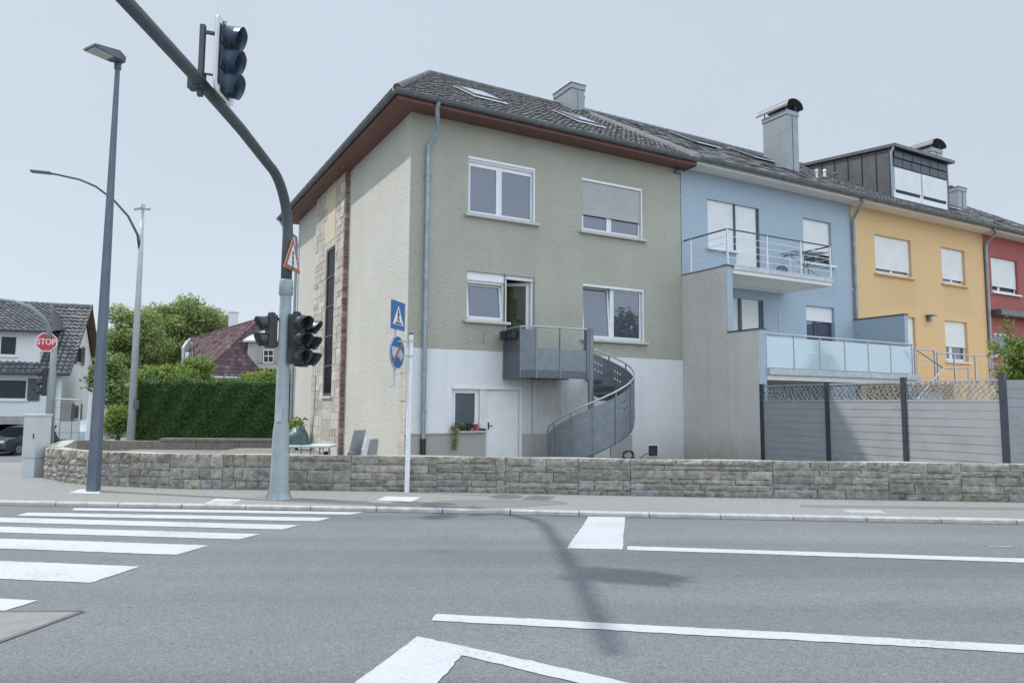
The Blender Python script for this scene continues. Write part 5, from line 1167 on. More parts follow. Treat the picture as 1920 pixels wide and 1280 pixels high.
# ================================================================== sign post at the kerb
p = G(763, 922, SWZ); sx_, sy_ = p.x, p.y
sp = thing('sign_post', 'white post carrying a pedestrian crossing sign and a round blue sign', 'traffic sign', (sx_, sy_, SWZ))
zt = D(766, 627, sy_).z; mb = MB(); mb.tube([(sx_, sy_, SWZ), (sx_+.02, sy_, zt)], .042, 12); po = mb.build('post', M['white_pole'], sp, smooth=True); mb = MB(); mb.tube([(sx_+.02, sy_, zt), (sx_+.02, sy_, zt+.025)], .044, 12); mb.build('post_cap', M['black'], po)
AL = Vector((.27, .96, 0)).normalized(); FC = Vector((AL.y, -AL.x, 0)); q0 = D(746, 600, sy_+.05); sc_ = Vector((q0.x, q0.y, 0)); kk = sy_/1337
def at_z(px, py): return D(px, py, sc_.y).z
z1, z0 = at_z(746, 565), at_z(746, 618); hw = .29
cz = (z1+z0)/2; hh = (z1-z0)/2; Z = Vector((0, 0, 1)); cP = Vector((sc_.x, sc_.y, cz))
mb = MB(); mb.obox(cP, FC*.008, AL*hw, Z*hh); so_ = mb.build('crossing_sign', M['sign_blue'], sp, bevel=.004, label='blue square pedestrian crossing sign')
mb = MB(); th = hh*1.36; tb = -hh*.66; tri = lambda s, k: [cP+AL*(-hw*.8*s)+Z*(tb+(1-s)*.09)+FC*k, cP+AL*(hw*.8*s)+Z*(tb+(1-s)*.09)+FC*k, cP+Z*(tb+th*(s*.98+.02-.0)+(1-s)*.02)+FC*k]; mb.poly(tri(1, .010)); mb.build('sign_face', M['sign_white'], so_)
fg = MB(); s1 = hh/.30                                   # walking figure over stripes
def bar(a, b, t): fg.beam(cP+AL*a[0]*s1+Z*a[1]*s1+FC*.014, cP+AL*b[0]*s1+Z*b[1]*s1+FC*.014, .004, t*s1, up=Z.cross(FC) if abs((b[0]-a[0])) < .3*abs(b[1]-a[1]) else Z)
for a, b, t in (((0, .08), (-.005, -.03), .05), ((-.005, -.03), (.05, -.13), .026), ((-.005, -.03), (-.05, -.14), .026), ((.0, .06), (.05, -.0), .018), ((.0, .06), (-.045, .0), .018)): bar(a, b, t)
fg.obox(cP+Z*.105*s1+FC*.014, FC*.002, AL*.018*s1, Z*.02*s1)
for k in (-.12, -.055, .01, .075, .135): fg.obox(cP+AL*k*s1-Z*.165*s1+FC*.014, FC*.002, AL*.02*s1, Z*.018*s1)
fg.build('symbol', M['black'], so_)
zc1 = (at_z(745, 629)+at_z(745, 692))/2; rr_ = (at_z(745, 629)-at_z(745, 692))/2; cR = Vector((sc_.x, sc_.y, zc1))
def disc(c, r, k0, k1, n=32): m_ = MB(); m_.extrude([c+AL*r*cos(2*pi*i/n)+Z*r*sin(2*pi*i/n)+FC*k0 for i in range(n)], FC*(k1-k0)); return m_
do_ = disc(cR, rr_, -.008, .008).build('round_sign', M['sign_blue'], sp, label='round blue sign with a pale vehicle and a red diagonal')
m_ = MB(); n = 32
for i in range(n):
    a, b = 2*pi*i/n, 2*pi*(i+1)/n; m_.poly([cR+AL*r*cos(t)+Z*r*sin(t)+FC*.0095 for r, t in ((rr_, a), (rr_, b), (rr_*.955, b), (rr_*.955, a))])
m_.build('rim', M['sign_white'], do_)
m_ = MB(); pt = lambda a, b, k=.011: cR+AL*a*rr_+Z*b*rr_+FC*k
m_.poly([pt(-.78, .30), pt(-.78, -.20), pt(.12, -.20), pt(.12, .30)][::-1]); m_.poly([pt(.18, .18), pt(.18, -.34), pt(.74, -.34), pt(.74, -.05), pt(.52, .18)][::-1])
for cx_, cy_ in ((-.5, -.26), (.44, -.36)): m_.poly([pt(cx_+.13*cos(t), cy_+.13*sin(t), .0115) for t in np.linspace(0, 2*pi, 13)[:-1]])
m_.build('symbol', M['cabinet'], do_)
m_ = MB(); m_.beam(pt(-.66, -.66, .014), pt(.62, .66, .014), .003, rr_*.16, up=FC.cross(Vector((.66, .66, 0)))) if False else m_.extrude([pt(-.72, -.60, .013), pt(-.60, -.72, .013), pt(.68, .60, .013), pt(.56, .72, .013)], FC*.002); m_.build('diagonal', M['sign_rim_red'], do_)
mb = MB(); sb = sc_-FC*.05; mb.tube([(sb.x, sb.y, at_z(740, 725)), (sb.x, sb.y, at_z(746, 561))], .022, 8); mb.tube([(sb.x, sb.y, at_z(740, 722)), (sb.x-.09, sb.y-.02, at_z(740, 724))], .016, 6)
for py in (640, 668): zz = at_z(755, py); mb.beam((sb.x, sb.y, zz), (sx_+.02, sy_, zz), .025, .03)
for z_ in (zc1+.12, zc1-.12, cz+.1, cz-.1): mb.beam((sb.x, sb.y, z_), Vector((sc_.x, sc_.y, z_))-FC*.008, .03, .02)
mb.tube([(sx_+.02, sy_, at_z(765, 640)-.02), (sx_+.02, sy_, at_z(765, 640)+.02)], .052, 12); mb.tube([(sx_+.02, sy_, at_z(765, 668)-.02), (sx_+.02, sy_, at_z(765, 668)+.02)], .052, 12)
mb.build('bracket', M['galv_pole'], sp)

# ================================================================== utility cabinet
p = G(50, 894, SWZ); q = Vector((p.x, p.y, 0)); ax = Vector((.97, -.06, 0)).normalized(); ay = Vector((-ax.y, ax.x, 0))
cb = thing('utility_cabinet', 'pale grey utility cabinet standing at the left end of the stone wall', 'utility cabinet', (p.x, p.y, SWZ))
zt = D(60, 776, p.y).z; wl, dl = .30, .42
ob = MB(); c = q+ax*.0; ax2 = Vector((cos(radians(-16)), sin(radians(-16)), 0)); ay2 = Vector((-ax2.y, ax2.x, 0)); hw_, hd_ = .175, .17
cc = q+ay2*hd_; ob.obox(cc+Z*(SWZ+.36)/1+Z*0, ax2*hw_, ay2*hd_, Z*.36) if False else ob.obox(cc+Z*(SWZ+.19), ax2*(hw_-.012), ay2*(hd_-.012), Z*.19); ob.build('plinth', M['cabinet'], cb, bevel=.006)
ob = MB(); zl = SWZ+.385; ob.obox(cc+Z*((zl+zt-.05)/2), ax2*hw_, ay2*hd_, Z*(zt-.05-zl)/2); bo = ob.build('body', M['cabinet'], cb, bevel=.008)
ob = MB(); ob.obox(cc+Z*(zt-.025), ax2*(hw_+.015), ay2*(hd_+.015), Z*.024); ob.build('lid', M['cabinet'], cb, bevel=.01)
ob = MB(); ob.obox(cc-ay2*(hd_+.004)+Z*((zl+zt)/2-.02), ax2*(hw_-.02), ay2*.004, Z*(zt-zl-.12)/2); do_ = ob.build('door', M['cabinet'], cb, bevel=.003); ob = MB(); ob.obox(cc-ay2*(hd_+.012)+ax2*(hw_-.05)+Z*((zl+zt)/2), ax2*.012, ay2*.006, Z*.05); ob.build('handle', M['black'], do_)

# ================================================================== far traffic mast with stop sign
fy = 25.0; gz = -.35; q = D(92, 800, fy); fx_ = q.x
fm = thing('traffic_light_mast', 'grey traffic light mast with a red stop sign on the far corner', 'traffic light', (fx_, fy, gz))
zz = lambda py: D(90, py, fy).z
mb = MB(); mb.tube([(fx_, fy, gz), (fx_, fy, zz(700)), (fx_, fy, zz(690)), (fx_-.0, fy, zz(640))], [.15, .12, .10, .095], 14); mb.build('pole', M['mast'], fm, smooth='all')
apx = [(92, 645), (92, 622), (87, 605), (76, 590), (55, 575), (28, 565), (-60, 552)]; mb = MB(); mb.tube([D(*a, fy-.25*i) for i, a in enumerate(apx)], [.09, .078, .068, .062, .058, .055, .05], 12); mb.build('arm', M['mast'], fm, smooth='all')
ce = D(87, 641, fy-.2); fcs = Vector((.35, -1, 0)).normalized(); als = Vector((-fcs.y, fcs.x, 0)); ro = 19*fy/1337
def octo(r, k0): return [ce+als*r*cos(pi/8+pi/4*i)+Z*r*sin(pi/8+pi/4*i)+fcs*k0 for i in range(8)]
m_ = MB(); m_.extrude(octo(ro, -.01), fcs*.01); so_ = m_.build('stop_sign', M['sign_white'], fm, label='red octagonal stop sign with white lettering'); m_ = MB(); m_.poly(octo(ro*.9, .006)); m_.build('sign_face', M['sign_red'], so_)
def lettering(text, parent, c, right, up, face, size, mat, wscale=1.0):
    cu_ = bpy.data.curves.new('t', 'FONT'); cu_.body = text; cu_.size = size; cu_.align_x = 'CENTER'; cu_.align_y = 'CENTER'; cu_.offset = size*.012
    to = bpy.data.objects.new('t', cu_); COL.objects.link(to); dg = bpy.context.evaluated_depsgraph_get(); me = bpy.data.meshes.new_from_object(to.evaluated_get(dg)); bpy.data.objects.remove(to)
    for v in me.vertices: x, y = v.co.x*wscale, v.co.y; w_ = c+right*x+up*y+face; v.co = w_+OFF
    me.materials.clear(); me.materials.append(mat); o = bpy.data.objects.new('lettering', me); COL.objects.link(o); o.parent = parent; return o
lettering('STOP', so_, ce, als, Z, fcs*.010, ro*.82, M['sign_white'], .82)
signal(fm, (fx_-.28, fy-.08, zz(716)), (-.85, -.5, 0), 3, w_=.28, h=.32, mount=(fx_, fy))
# ================================================================== vegetation
def foliage(name, parent, blobs, n, size, mat, seed=1, shell=.55, flat_=.2, clump=6):
    """leaf clumps spread through the volume of many overlapping blobs"""
    rn = np.random.default_rng(seed); V = []; Fc = []
    vol = np.array([b[1][0]*b[1][1]*b[1][2] for b in blobs])**.7; vol /= vol.sum()
    idx = rn.choice(len(blobs), n, p=vol); ctr = np.array([b[0] for b in blobs])[idx]; rad = np.array([b[1] for b in blobs])[idx]
    d = rn.normal(size=(n, 3)); d /= np.linalg.norm(d, axis=1)[:, None]
    rr = shell+(1.04-shell)*rn.random(n)**.6
    c = ctr+d*rad*rr[:, None]+rn.normal(size=(n, 3))*size*.8
    nn = d+rn.normal(size=(n, 3))*.75; nn[:, 2] += flat_; nn /= np.linalg.norm(nn, axis=1)[:, None]
    a = np.cross(nn, rn.normal(size=(n, 3))); a /= np.linalg.norm(a, axis=1)[:, None]; b = np.cross(nn, a)
    s = size*(.6+.8*rn.random(n))[:, None]
    v = np.stack([c-a*s*.6, c+b*s*.36, c+a*s*.7, c-b*s*.36], 1).reshape(-1, 3)
    v = v+np.array(OFF)
    me = bpy.data.meshes.new(name); me.vertices.add(4*n); me.vertices.foreach_set('co', v.ravel()); me.loops.add(4*n); me.loops.foreach_set('vertex_index', np.arange(4*n)); me.polygons.add(n); me.polygons.foreach_set('loop_start', np.arange(0, 4*n, 4)); me.polygons.foreach_set('loop_total', np.full(n, 4)); me.update(); me.validate()
    me.materials.append(mat); o = bpy.data.objects.new(name, me); COL.objects.link(o); o.parent = parent; return o
def blobs_in(center, rad, n, br, seed, zbias=0):
    rn = random.Random(seed); out = []
    for _ in range(n):
        while True:
            d = Vector((rn.uniform(-1, 1), rn.uniform(-1, 1), rn.uniform(-1, 1)))
            if d.length <= 1: break
        c = Vector(center)+Vector((d.x*rad[0], d.y*rad[1], d.z*rad[2])); k = rn.uniform(.6, 1.25)
        out.append((tuple(c), (br*k, br*k, br*k*.8)))
    return out
def tree(name, label, base, center, rad, nb, br, nl, size, mat, seed, trunk=.25, group=None):
    t = thing(name, label, 'tree', base, group=group); rn = random.Random(seed); bl = blobs_in(center, rad, nb, br, seed)
    mb = MB(); b = Vector(base); c = Vector(center); top = c-Vector((0, 0, rad[2]*.35)); mb.tube([b, b.lerp(top, .5)+Vector((rn.uniform(-.2, .2), 0, 0)), top], [trunk, trunk*.8, trunk*.55], 10); mb.build('trunk', M['bark'], t, smooth='all')
    mb = MB()
    for bb in bl[::2]:
        s0 = b.lerp(top, rn.uniform(.55, 1)); e = Vector(bb[0]); mid = s0.lerp(e, .5)+Vector((rn.uniform(-.3, .3), rn.uniform(-.3, .3), .3)); mb.tube([s0, mid, e], [trunk*.4, trunk*.2, trunk*.06], 6)
    mb.build('limb', M['bark'], t, smooth='all'); foliage('crown', t, bl, nl, size, mat, seed, .35); return t
def tp(px, py, y): v = D(px, py, y); return v
# big walnut-like trees behind the hedge
ty = 70.0; c = tp(350, 640, ty); tree('tree', 'tallest broad green tree behind the hedge, left of the plum red roof', (c.x, ty, -.3), (c.x, ty, 7.6), (4.4, 3.6, 3.7), 56, 1.25, 40000, .20, M['leaf_tree'], 11)
ty = 62.0; c = tp(252, 650, ty); tree('tree', 'bushy green tree between the slate blue lamp and the curved lamp pole', (c.x, ty, -.4), (c.x, ty, 5.7), (3.2, 2.7, 3.9), 52, 1.05, 32000, .185, M['leaf_tree'], 12)
ty = 76.0; c = tp(437, 640, ty); tree('tree', 'darker tree top showing beside the pale chimney of the plum red roof', (c.x, ty, -.3), (c.x-.2, ty, 8.6), (1.5, 1.6, 1.7), 18, .8, 4200, .25, M['leaf_tree'], 13)
ty = 40.0; c = tp(233, 720, ty); tree('tree', 'low dark green tree behind the rounded bush', (c.x, ty, -.5), (c.x, ty, 2.3), (1.5, 1.4, 2.2), 18, .8, 5500, .17, M['leaf_tree'], 14, .16)
def bush(label, base, center, rad, nb, br, nl, size, mat, seed, name='bush', cat='bush', group=None, stems=4):
    t = thing(name, label, cat, base, group=group); bl = blobs_in(center, rad, nb, br, seed); foliage('foliage', t, bl, nl, size, mat, seed, .4)
    mb = MB(); rn = random.Random(seed)
    for _ in range(stems): e = Vector(rn.choice(bl)[0]); b = Vector(base)+Vector((rn.uniform(-.15, .15), rn.uniform(-.15, .15), 0)); mb.tube([b, b.lerp(e, .5)+Vector((rn.uniform(-.1, .1), 0, .05)), e], [.03, .022, .01], 6)
    mb.build('stem', M['bark'], t, smooth='all'); return t
by = 31.0; c = tp(221, 785, by); bush('rounded clipped bush between the slate blue lamp and the hedge', (c.x, by, -.2), (c.x, by, .86), (.40, .36, .60), 24, .36, 6000, .08, M['leaf_olive'], 21)
tq = L(28.5, -27.5); tree('tree', 'street tree beyond the right edge, mirrored in the ground floor window over the stairs', (tq.x, tq.y, .06), (tq.x, tq.y, 6.3), (1.9, 1.9, 2.4), 22, .85, 4500, .26, M['leaf_tree'], 15, .16)   # shows as a reflection
# hedge
hy0, hy1 = 29.6, 31.2; hl, hr = D(254, 760, hy0).x, -6.4; hz = D(400, 716, hy0).z
hg = thing('hedge', 'tall dark green clipped hedge behind the yard of the olive house', 'hedge', ((hl+hr)/2, hy0, 0))
mb = MB(); mb.box(hl+.14, hr-.1, hy0+.12, hy1-.12, -.2, hz-.14); mb.build('hedge_core', M['hedge_core'], hg)
rn = np.random.default_rng(5); n = 46000
def leafmesh(name, parent, c, nn, size, mat, rn):
    n = len(c); a = np.cross(nn, rn.normal(size=(n, 3))); a /= np.linalg.norm(a, axis=1)[:, None]; b = np.cross(nn, a); b /= np.linalg.norm(b, axis=1)[:, None]; s = size*(.6+.8*rn.random(n))[:, None]
    v = np.stack([c-a*s*.6, c+b*s*.36, c+a*s*.7, c-b*s*.36], 1).reshape(-1, 3)+np.array(OFF)
    me = bpy.data.meshes.new(name); me.vertices.add(4*n); me.vertices.foreach_set('co', v.ravel()); me.loops.add(4*n); me.loops.foreach_set('vertex_index', np.arange(4*n)); me.polygons.add(n); me.polygons.foreach_set('loop_start', np.arange(0, 4*n, 4)); me.polygons.foreach_set('loop_total', np.full(n, 4)); me.update(); me.validate(); me.materials.append(mat); o = bpy.data.objects.new(name, me); COL.objects.link(o); o.parent = parent; return o
nf = 60000; nt_ = 15000; ns = 6000
x = hl+(hr-hl)*rn.random(nf); z = -.1+(hz+.1)*rn.random(nf); und = .10*np.sin(x*2.1+z*1.3)+.06*np.sin(x*5.3-z*3.9)
cf = np.stack([x, hy0+und+.16*rn.random(nf)-.03, z], 1); n1 = np.tile([0, -1., .25], (nf, 1))+rn.normal(size=(nf, 3))*.6
x = hl+(hr-hl)*rn.random(nt_); ct = np.stack([x, hy0+(hy1-hy0)*rn.random(nt_), hz+.07*np.sin(x*3.1)+.05*np.sin(x*7.7)+rn.exponential(.05, nt_)-.08], 1); n2 = np.tile([0, -.2, 1.], (nt_, 1))+rn.normal(size=(nt_, 3))*.6
cs = np.stack([np.full(ns, hl)+.15*rn.random(ns), hy0+(hy1-hy0)*rn.random(ns), hz*rn.random(ns)], 1); n3 = np.tile([-1., -.2, .2], (ns, 1))+rn.normal(size=(ns, 3))*.6
nn = np.concatenate([n1, n2, n3]); nn /= np.linalg.norm(nn, axis=1)[:, None]
leafmesh('foliage', hg, np.concatenate([cf, ct, cs]), nn, .06, M['leaf_hedge'], rn)
# lighter shrubs rising behind the hedge
for i, (px, py, y, rx, rz__, lab) in enumerate(((285, 702, 33.5, 1.1, .42, 'light green shrub spilling over the left end of the hedge'), (372, 690, 35, 1.0, .55, 'light green shrub over the hedge in front of the plum red roof corner'), (330, 700, 34, 1.0, .45, 'light green shrub over the hedge between its two neighbours'), (505, 705, 34, 1.3, .25, 'low yellow green shrub over the hedge under the dormer window'))):
    c = tp(px, py, y); bush(lab, (c.x, y, 0), (c.x, y, c.z-.2), (rx, .5, rz__), 22, .34, 3600, .11, M['leaf_olive'], 30+i, name='shrub', cat='shrub', group='shrubs behind the hedge')
# small plants by the house
c = tp(553, 790, 24.5); bush('small pale green plant beside the far gable corner', (c.x, 24.5, .02), (c.x, 24.5, .75), (.22, .22, .35), 10, .2, 900, .09, M['leaf_light'], 41, name='plant', cat='plant')
# shrub over the fence at the right edge
pl_ = L(13.6, -5.2); c = D(1905, 660, pl_.y); t_ = bush('tall leafy garden shrub behind the fence at the right edge', (c.x, pl_.y, 0), (c.x+.15, pl_.y, 2.4), (.62, .6, .85), 26, .32, 5200, .085, M['leaf_olive'], 51, name='shrub', cat='shrub')
c2 = D(1890, 605, pl_.y); foliage('foliage', t_, [((c2.x, pl_.y, c2.z-.2), (.14, .14, .45)), ((c2.x+.15, pl_.y, c2.z-.75), (.3, .3, .4)), ((c2.x-.35, pl_.y, c2.z-.7), (.22, .22, .25))], 700, .07, M['leaf_light'], 52, .2)

# a few dry leaves and dirt at the foot of the wall
mb = MB()
for i in range(420):
    if i < 90: c = Vector((sx_-.12+R.gauss(0, .1), sy_+.14+R.gauss(0, .05), SWZ+.012+abs(R.gauss(0, .012))))
    else: xx = R.uniform(-8.8, 8.5); c = Vector((xx, lerp_line(WALLP, xx)-abs(R.gauss(.02, .07))-.015, SWZ+.008))
    leafquad(mb, c, R.uniform(.02, .05), R, 3.0)
OFF = Vector((0, 0, 0)); dl = mb.build('dry_leaves', island('dry_leaf', [(.22,.13,.06),(.32,.20,.09),(.15,.10,.06),(.26,.22,.13)], .9, 0)); tag(dl, 'dry leaves and crumbs gathered along the foot of the stone wall', 'leaves', kind='stuff')
mb = MB()
for i in range(26):                                      # weeds in the joint between wall and pavement
    xx = R.uniform(-8.0, 8.4); b0 = Vector((xx, lerp_line(WALLP, xx)-.02, SWZ))
    for k in range(R.randint(5, 14)):
        a = R.uniform(0, 6.28); ln = R.uniform(.03, .10); t_ = b0+Vector((cos(a)*ln*.6, -abs(sin(a))*ln*.5, ln)); s_ = Vector((sin(a), -cos(a), 0))*.006; mb.poly([b0-s_, b0+s_, t_])
wd = mb.build('weeds', M['leaf_olive']); tag(wd, 'thin weeds growing in the joint under the stone wall', 'weeds', kind='stuff')
# ================================================================== low retaining wall behind the yard
ry = 25.6; x0 = D(122, 835, ry).x; x1 = D(515, 835, ry).x+.4; zt = D(400, 827, ry).z
rt = thing('retaining_wall', 'low grey concrete retaining wall in front of the hedge', 'wall', ((x0+x1)/2, ry, .02))
mb = MB(); xx = x0
while xx < x1-.2: nx_ = min(x1, xx+1.55); mb.box(xx+.006, nx_-.006, ry, ry+.22, -.1, zt); xx = nx_
mb.build('wall_block', M['soil'], rt, bevel=.01)
xc = D(300, 830, ry).x; mb = MB(); mb.box(xc, x1, ry-.05, ry+.3, zt+.002, zt+.10); mb.build('wall_top', M['soil'], rt, bevel=.01)

# ================================================================== things in the yard
def H3(px, py, y): return D(px, py, y)
ty = 15.4; q = D(583, 833, ty); tz = q.z; txa, txb = D(520, 833, ty).x, D(626, 833, ty).x
tb = thing('garden_table', 'long pale blue grey garden table in front of the gable', 'table', ((txa+txb)/2, ty, .02))
mid = (txa+txb)/2
for a, b in ((txa, mid-.01), (mid+.01, txb)):
    mb = MB(); mb.box(a, b, ty-.38, ty+.38, tz-.045, tz); mb.build('tabletop', M['cabinet'], tb, bevel=.012)
for a in (txa+.14, mid-.2, mid+.2, txb-.2):
    for s_ in (-1, 1): mb = MB(); mb.tube([(a, ty+s_*.3, .02), (a+.04, ty+s_*.26, tz-.045)], .02, 8); mb.build('leg', M['cabinet'], tb)
# folded tarpaulin on the table
mb = MB(); nxx, nyy = 30, 14; cxp = D(556, 815, ty).x; wv_ = .26; n0 = len(mb.v); hz_ = D(556, 801, ty).z-tz
for j in range(nyy+1):
    for i in range(nxx+1):
        a, b = i/nxx*2-1, j/nyy*2-1; env = max(0, 1-abs(a)**2.2)*max(0, 1-abs(b)**2.5); fold = .045*sin(a*5+b*13+1.2*sin(a*4))*env
        mb.v.append((cxp+a*wv_+.02*sin(b*7), ty+b*.24, tz+.006+max(0, hz_*(env**.55)*(.82+.18*sin(a*2.2+.8))+fold)))
for j in range(nyy):
    for i in range(nxx): k = n0+j*(nxx+1)+i; mb.f.append((k, k+1, k+nxx+2, k+nxx+1)); mb.m.append(0)
mb.poly([(cxp-wv_, ty-.24, tz+.004), (cxp+wv_, ty-.24, tz+.004), (cxp+wv_, ty+.24, tz+.004), (cxp-wv_, ty+.24, tz+.004)])
single(mb, 'tarpaulin', M['tarp'], 'dark green folded tarpaulin heaped on the garden table', 'tarpaulin', (cxp, ty, tz), smooth='all')
# boxes under the table
for i, (pa, pb, y, mt, lab) in enumerate(((600, 607, 15.9, 'sign_white', 'narrow white box under the right end of the garden table'), (608, 617, 15.95, 'wood', 'brown wooden box under the right end of the garden table'))):
    a, b = D(pa, 850, y).x, D(pb, 850, y).x; mb = MB(); mb.box(a, b, y-.12, y+.12, .02, .52); mb.box(a-.008, b+.008, y-.13, y+.13, .52, .55); single(mb, 'box', M[mt], lab, 'box', ((a+b)/2, y, .02), bevel=.008)
# reclined garden chair
cy_ = 15.3; sc1 = lambda px, py: D(px, py, cy_)
ch = thing('garden_chair', 'grey textile reclining garden chair with its back tilted against the gable', 'chair', (sc1(672, 850).x, cy_, .02))
bt0, bt1 = sc1(664, 846), sc1(674, 806); dpt = Vector((.0, .46, 0)); mb = MB(); wd = Vector((sc1(680, 806).x-bt1.x, 0, 0))
def slab3(a, b, w3, th): m_ = MB(); n_ = (b-a).cross(w3).normalized(); m_.extrude([a-w3/2, a+w3/2, b+w3/2, b-w3/2], n_*th); return m_
slab3(Vector((bt0.x, cy_, bt0.z-.12)), Vector((bt1.x, cy_+.12, bt1.z)), Vector((.16, .42, 0)), .03).build('backrest', M['textile'], ch, bevel=.008)
slab3(Vector((bt0.x-.08, cy_-.05, .36)), Vector((bt0.x+.30, cy_-.12, .40)), Vector((.1, .42, 0)), .03).build('seat', M['textile'], ch, bevel=.008)
for s_ in (-1, 1):
    o3 = Vector((.05*s_, .22*s_, 0)); mb = MB(); mb.tube([Vector((bt0.x-.16, cy_, .02))+o3, Vector((bt0.x-.1, cy_, .40))+o3, Vector((bt0.x-.02, cy_, .58))+o3, Vector((bt0.x+.28, cy_-.08, .55))+o3], .014, 8); mb.build('armrest', M['steel_grey'], ch, smooth='all'); mb = MB(); mb.tube([Vector((bt0.x+.30, cy_-.1, .40))+o3, Vector((bt0.x+.36, cy_-.1, .02))+o3], .014, 8); mb.build('leg', M['steel_grey'], ch)
cy2 = 15.2; a = D(686, 852, cy2); b = D(697, 822, cy2); mb = slab3(Vector((D(679, 850, cy2).x, cy2, .02)), Vector((D(692, 818, cy2).x, cy2+.2, D(692, 820, cy2).z)), Vector((.12, .34, 0)), .02); single(mb, 'board', M['sign_white'], 'pale board leaning beside the reclining garden chair', 'board', (D(679, 850, cy2).x, cy2, .02), bevel=.004)
mb = slab3(Vector((D(693, 850, cy2).x, cy2+.15, .02)), Vector((D(697, 822, cy2).x, cy2+.32, D(697, 824, cy2).z)), Vector((.12, .3, 0)), .02); single(mb, 'board', M['textile'], 'dark grey board leaning behind the pale board', 'board', (D(693, 850, cy2).x, cy2+.15, .02), bevel=.004)
# rod leaning on the pilaster
mb = MB(); p0, p1 = D(581, 832, 17.5), D(591, 745, 21.0); mb.tube([(p0.x, 17.5, .02), (p0.x-.2, 18.5, 1.3), (p1.x, 21.0, p1.z+.6)], .012, 6); single(mb, 'rod', M['black'], 'thin dark rod leaning against the bare masonry of the gable', 'rod', (p0.x, 17.5, .02), smooth='all')

# ================================================================== left side: white house, cars, gate
AN = radians(20.5); ey = Vector((-sin(AN), cos(AN), 0)); exv = Vector((cos(AN), sin(AN), 0))
cw = D(114, 750, 38.0); GB = -1.15
def wl_(a, b, z): return Vector((cw.x, cw.y, 0))+exv*a+ey*b+Vector((0, 0, z))
def inv(px, py, b=0.0):                                  # photo pixel on the plane b metres behind the white facade
    d = ray(px, py); t = (Vector((cw.x, cw.y, 0))+ey*b-EYE).dot(ey)/d.dot(ey); p = EYE+d*t-Vector((cw.x, cw.y, 0)); return p.dot(exv), p.z
def invx(px, py, a=0.0):
    d = ray(px, py); t = (Vector((cw.x, cw.y, 0))+exv*a-EYE).dot(exv)/d.dot(exv); p = EYE+d*t-Vector((cw.x, cw.y, 0)); return p.dot(ey), p.z
wh = bpy.data.objects.new('detached_house', None); COL.objects.link(wh); wh.location = wl_(0, 0, GB); wh.rotation_euler = (0, 0, AN); OFF = Vector((0, 0, -GB))
tag(wh, 'white house with steep black tiled roof behind the stop sign', 'house')
DH = 8.6; WLh = -14.0; ez = inv(60, 696)[1]; rzh = inv(120, 572, DH/2)[1]
f = MB(); win1 = (inv(0, 730)[0]-1.2, inv(50, 730)[0], inv(20, 749)[1], inv(20, 710)[1]); gz0_, gz1_ = GB, inv(10, 795)[1]
hol = [win1, (-9.5, -1.5, GB, gz1_)]; facade(f, WLh, 0, GB, ez, hol, deep=.3); zg = ez
f.poly([(0, 0, GB), (0, DH, GB), (0, DH, ez), (0, DH/2, rzh-.25), (0, 0, ez)]); f.poly([(0, DH, GB), (WLh, DH, GB), (WLh, DH, ez), (0, DH, ez)]); f.poly([(WLh, 0, GB), (WLh, 0, ez), (WLh, DH/2, rzh-.2), (WLh, DH, ez), (WLh, DH, GB)]); f.build('wall', M['house_white'], wh)
f = MB(); f.poly([(-9.5, 6, GB), (-1.5, 6, GB), (-1.5, 6, gz1_), (-9.5, 6, gz1_)]); f.poly([(-1.5, .3, GB), (-1.5, 6, GB), (-1.5, 6, gz1_), (-1.5, .3, gz1_)]); f.poly([(-9.5, .3, gz1_), (-1.5, .3, gz1_), (-1.5, 6, gz1_), (-9.5, 6, gz1_)]); f.build('garage_interior', M['dark'], wh)
f = MB(); f.box(WLh, -1.0, -.05, -.002, gz1_, gz1_+.42); f.build('concrete_lintel', M['concrete_patch'], wh)
OVh = .45; r_ = MB(); tiled(r_, (WLh, -.5, ez-.12), (OVh, -.5, ez-.12), (OVh, DH/2, rzh), (WLh, DH/2, rzh), .34, .27, 'pan', .035, .07, 21); r_.poly([(OVh, DH+.5, ez-.12), (WLh, DH+.5, ez-.12), (WLh, DH/2, rzh), (OVh, DH/2, rzh)]); ridge(r_, (WLh, DH/2, rzh), (OVh, DH/2, rzh), .12); r_.build('roof', M['tile_gloss'], wh)
v_ = MB()
for (a, b) in (((-.5, ez-.16), (DH/2, rzh-.04)), ((DH/2, rzh-.04), (DH+.5, ez-.16))): v_.extrude([(0.002, a[0], a[1]), (OVh, a[0], a[1]), (OVh, b[0], b[1]), (0.002, b[0], b[1])], (0, 0, -.06))
v_.build('verge', M['brown'], wh)
# wide wall dormer on the left
dx1 = inv(76, 640)[0]; dzt_, dzb = inv(40, 617)[1], inv(40, 668)[1]; f = MB(); wu = (inv(-20, 640)[0], inv(30, 640)[0], inv(15, 666)[1], inv(15, 628)[1]); facade(f, WLh+2, dx1, dzb-.4, dzt_, [wu], w=.15); f.poly([(dx1, .15, dzb-.4), (dx1, 3.4, dzb-.4), (dx1, 3.4, dzt_), (dx1, .15, dzt_)]); dm = f.build('dormer', M['house_white'], wh)
r_ = MB(); rt_ = inv(10, 563, 3.0)[1]; tiled(r_, (WLh+1.8, -.35, dzt_-.08), (dx1+.55, -.35, dzt_-.08), (dx1-.35, 3.2, rt_), (WLh+1.8, 3.2, rt_), .34, .27, 'pan', .035, .07, 22); r_.poly([(dx1+.55, -.35, dzt_-.08), (dx1+.55, 3.2, dzt_+.4), (dx1-.35, 3.2, rt_)]); r_.build('dormer_roof', M['tile_gloss'], dm)
